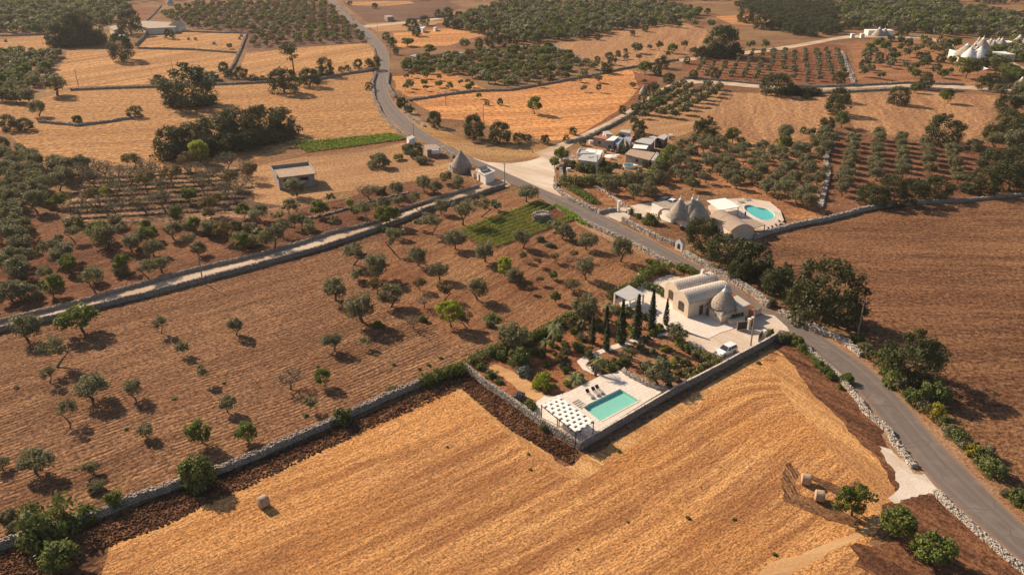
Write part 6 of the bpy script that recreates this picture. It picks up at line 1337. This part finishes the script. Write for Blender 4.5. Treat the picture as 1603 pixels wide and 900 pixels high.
T4=[([(601,25),(610,24),(617,26),(606,27.5)],3.2,'small square stone hut near the top, right of the road','concrete','roofgravel'),([(649,42.5),(656,41),(666,42),(662,45)],3.0,'small white-roofed hut between dark trees','white','canopy'),([(678,43),(682,42),(685,43),(681,44.5)],2.2,'tiny white box hut beside the small field','white','greyroof'),([(641,87.5),(650,85),(660,86.5),(653,90)],3.0,'flat grey hut beside the road bend trees','concrete','concrete'),([(707,83),(720,81.5),(726,83),(713,86)],3.2,'white-fronted small hut with flat roof above the terraced plot','white','concrete'),([(325,115.5),(340,114.5),(341,117),(326,118)],2.6,'small white wall hut behind the domed oak clump','white','greyroof')]
for q,z,lb,a,b in T4: roofed(q,z,lb,a,b,name='stone_hut',cat='hut',openings=[(0,.4,1.0,.1,2.0,'door'),(3,.5,1.0,.1,2.0,'door')])
x,y=G(267,9); e=empty('trullo',(x,y,0)); tag(e,'tiny pale trullo cone at the very top left','trullo'); MB().lathe([(3,-.05),(3,2)],x,y,16).build('wall',M['white'],e); lathe_cone(e,x,y,3.3,1.9,6,'palestone')
x,y=G(1007,147.5); e=empty('trullo',(x,y,0)); tag(e,'small pale stone cone hut at the corner of the orange field','trullo'); MB().lathe([(1.8,-.05),(1.7,1.2)],x,y,16).build('wall',M['palestone'],e); lathe_cone(e,x,y,1.8,1.1,3.6,'palestone',finial=False)
# far pair of cones
e=empty('trulli_house',(*G(1378,56),0)); tag(e,'far small house with two pale cones among olive trees','trulli house')
b=G(1378,56); MB().box(b[0],b[1]+3,1.6,17,7,3.3).build('wall',M['white'],e)
for px,py,z,r in ((1378,41,9,4.4),(1386.5,42.5,8.3,3.8)): x,y=G(px,py,z); lathe_cone(e,x,y,r,3,z-.6,'chianca')
for px,py,lb in ((1334,60,'left small white gate block on the far lane'),(1349,60,'right small white gate block on the far lane')):
    x,y=G(px,py); MBx=MB().box(x,y,1.3,2.2,2.2,2.7); MBx.box(x,y,2.75,2.6,2.6,.2); tag(MBx.build('gate_block',M['white']),lb,'pillar')
# white masseria with many cones
e=empty('masseria',(*G(1515,97),0)); tag(e,'white masseria with a cluster of pale cones at the upper right','farmhouse')
um=(1,-.02); m0=G(1499.5,96.5)
mb=MB(); obox(mb,m0,um,0,20,0,12,-.05,4.2); obox(mb,m0,um,20,31,1.5,12,-.05,3.6); obox(mb,m0,um,14,22,-.5,0,-.05,3.8); mb.build('wall',M['white'],e)
mb=MB(); obox(mb,m0,um,.4,13,.5,11.5,4.2,4.35); mb.build('roof',M['brownroof'],e)
mb=MB(); obox(mb,m0,um,0,20,-.3,0,4.0,4.5); obox(mb,m0,um,0,.4,0,12,4.2,4.7); mb.build('parapet',M['white'],e)
for a,kd in ((3,'door'),(10,'window'),(17,'door'),(26,'window')):
    mb=MB(); obox(mb,m0,um,a,a+1.6,-.55 if 14<a<22 else (-.04 if a<14 else 1.46),0 if a<20 else 1.5,.3 if kd=='door' else 1.4,2.8,); mb.build(kd,M['glass'],e)
for px,py,z,r,mt in ((1522,71,9.5,4.3,'white'),(1538,70,10,5,'white'),(1531,69.5,9,3.5,'palestone'),(1516,66,10,6,'chianca'),(1528,65,9.5,4,'chianca'),(1541.5,55.5,12.5,5.5,'chianca'),(1534,56.5,11,3,'palestone')):
    x,y=G(px,py,z); lathe_cone(e,x,y,r,3.4,z-.7,mt)
e=empty('masseria',(*G(1565,80),0)); tag(e,'rear row of pale cones and wall to the right behind the white masseria','farmhouse')
m1=G(1543,78); mb=MB(); obox(mb,m1,(1,.0),0,38,0,9,-.05,4); mb.build('wall',M['white'],e)
for px,py,z,r,mt in ((1552.5,58.5,9.5,3.6,'palestone'),(1557.5,60.5,9,3.2,'palestone'),(1565,57,10,4,'palestone'),(1570.5,57.5,10,4.5,'palestone')): x,y=G(px,py,z); lathe_cone(e,x,y,r,3.6,z-.7,mt)
for px,py,bx,by,r,lb in ((1592,64,1592,77,5.2,'single grey cone right of the masseria rear row'),(1603,65,1603,78,4.5,'grey cone cut by the right picture edge near the masseria')):
    x,y=G(bx,by); e=empty('trullo',(x,y,0)); tag(e,lb,'trullo'); MB().lathe([(r,-.05),(r*.98,2)],x,y,20).build('wall',M['palestone'],e); lathe_cone(e,x,y,r,1.9,8,'chianca')
x,y=G(1595,146); e=empty('trullo',(x,y,0)); tag(e,'grey stone trullo at the right edge beside the lane end','trullo'); MB().lathe([(3.4,-.05),(3.3,2)],x,y,20).build('wall',M['stone'],e); lathe_cone(e,x,y,3.6,1.9,7.2,'chianca',finial=False)
roofed([(1530,107),(1540,105),(1548,108),(1537,110)],2.5,'small white patio roof below the masseria','white','canopy',name='patio_roof',open_=True)
# ------------------------------------------------------------------ haze: pale air between camera and far fields
hm=bpy.data.materials.new('haze'); hm.use_nodes=True; t=hm.node_tree; t.nodes.clear()
pv=t.nodes.new('ShaderNodeVolumePrincipled'); pv.inputs['Color'].default_value=(1,.95,.92,1); pv.inputs['Density'].default_value=.00007; pv.inputs['Anisotropy'].default_value=.2
mo=t.nodes.new('ShaderNodeOutputMaterial'); t.links.new(pv.outputs[0],mo.inputs['Volume'])
mb=MB(); mb.box(0,1740,36.5,5600,3800,75); tag(mb.build('haze',hm),kind='stuff')
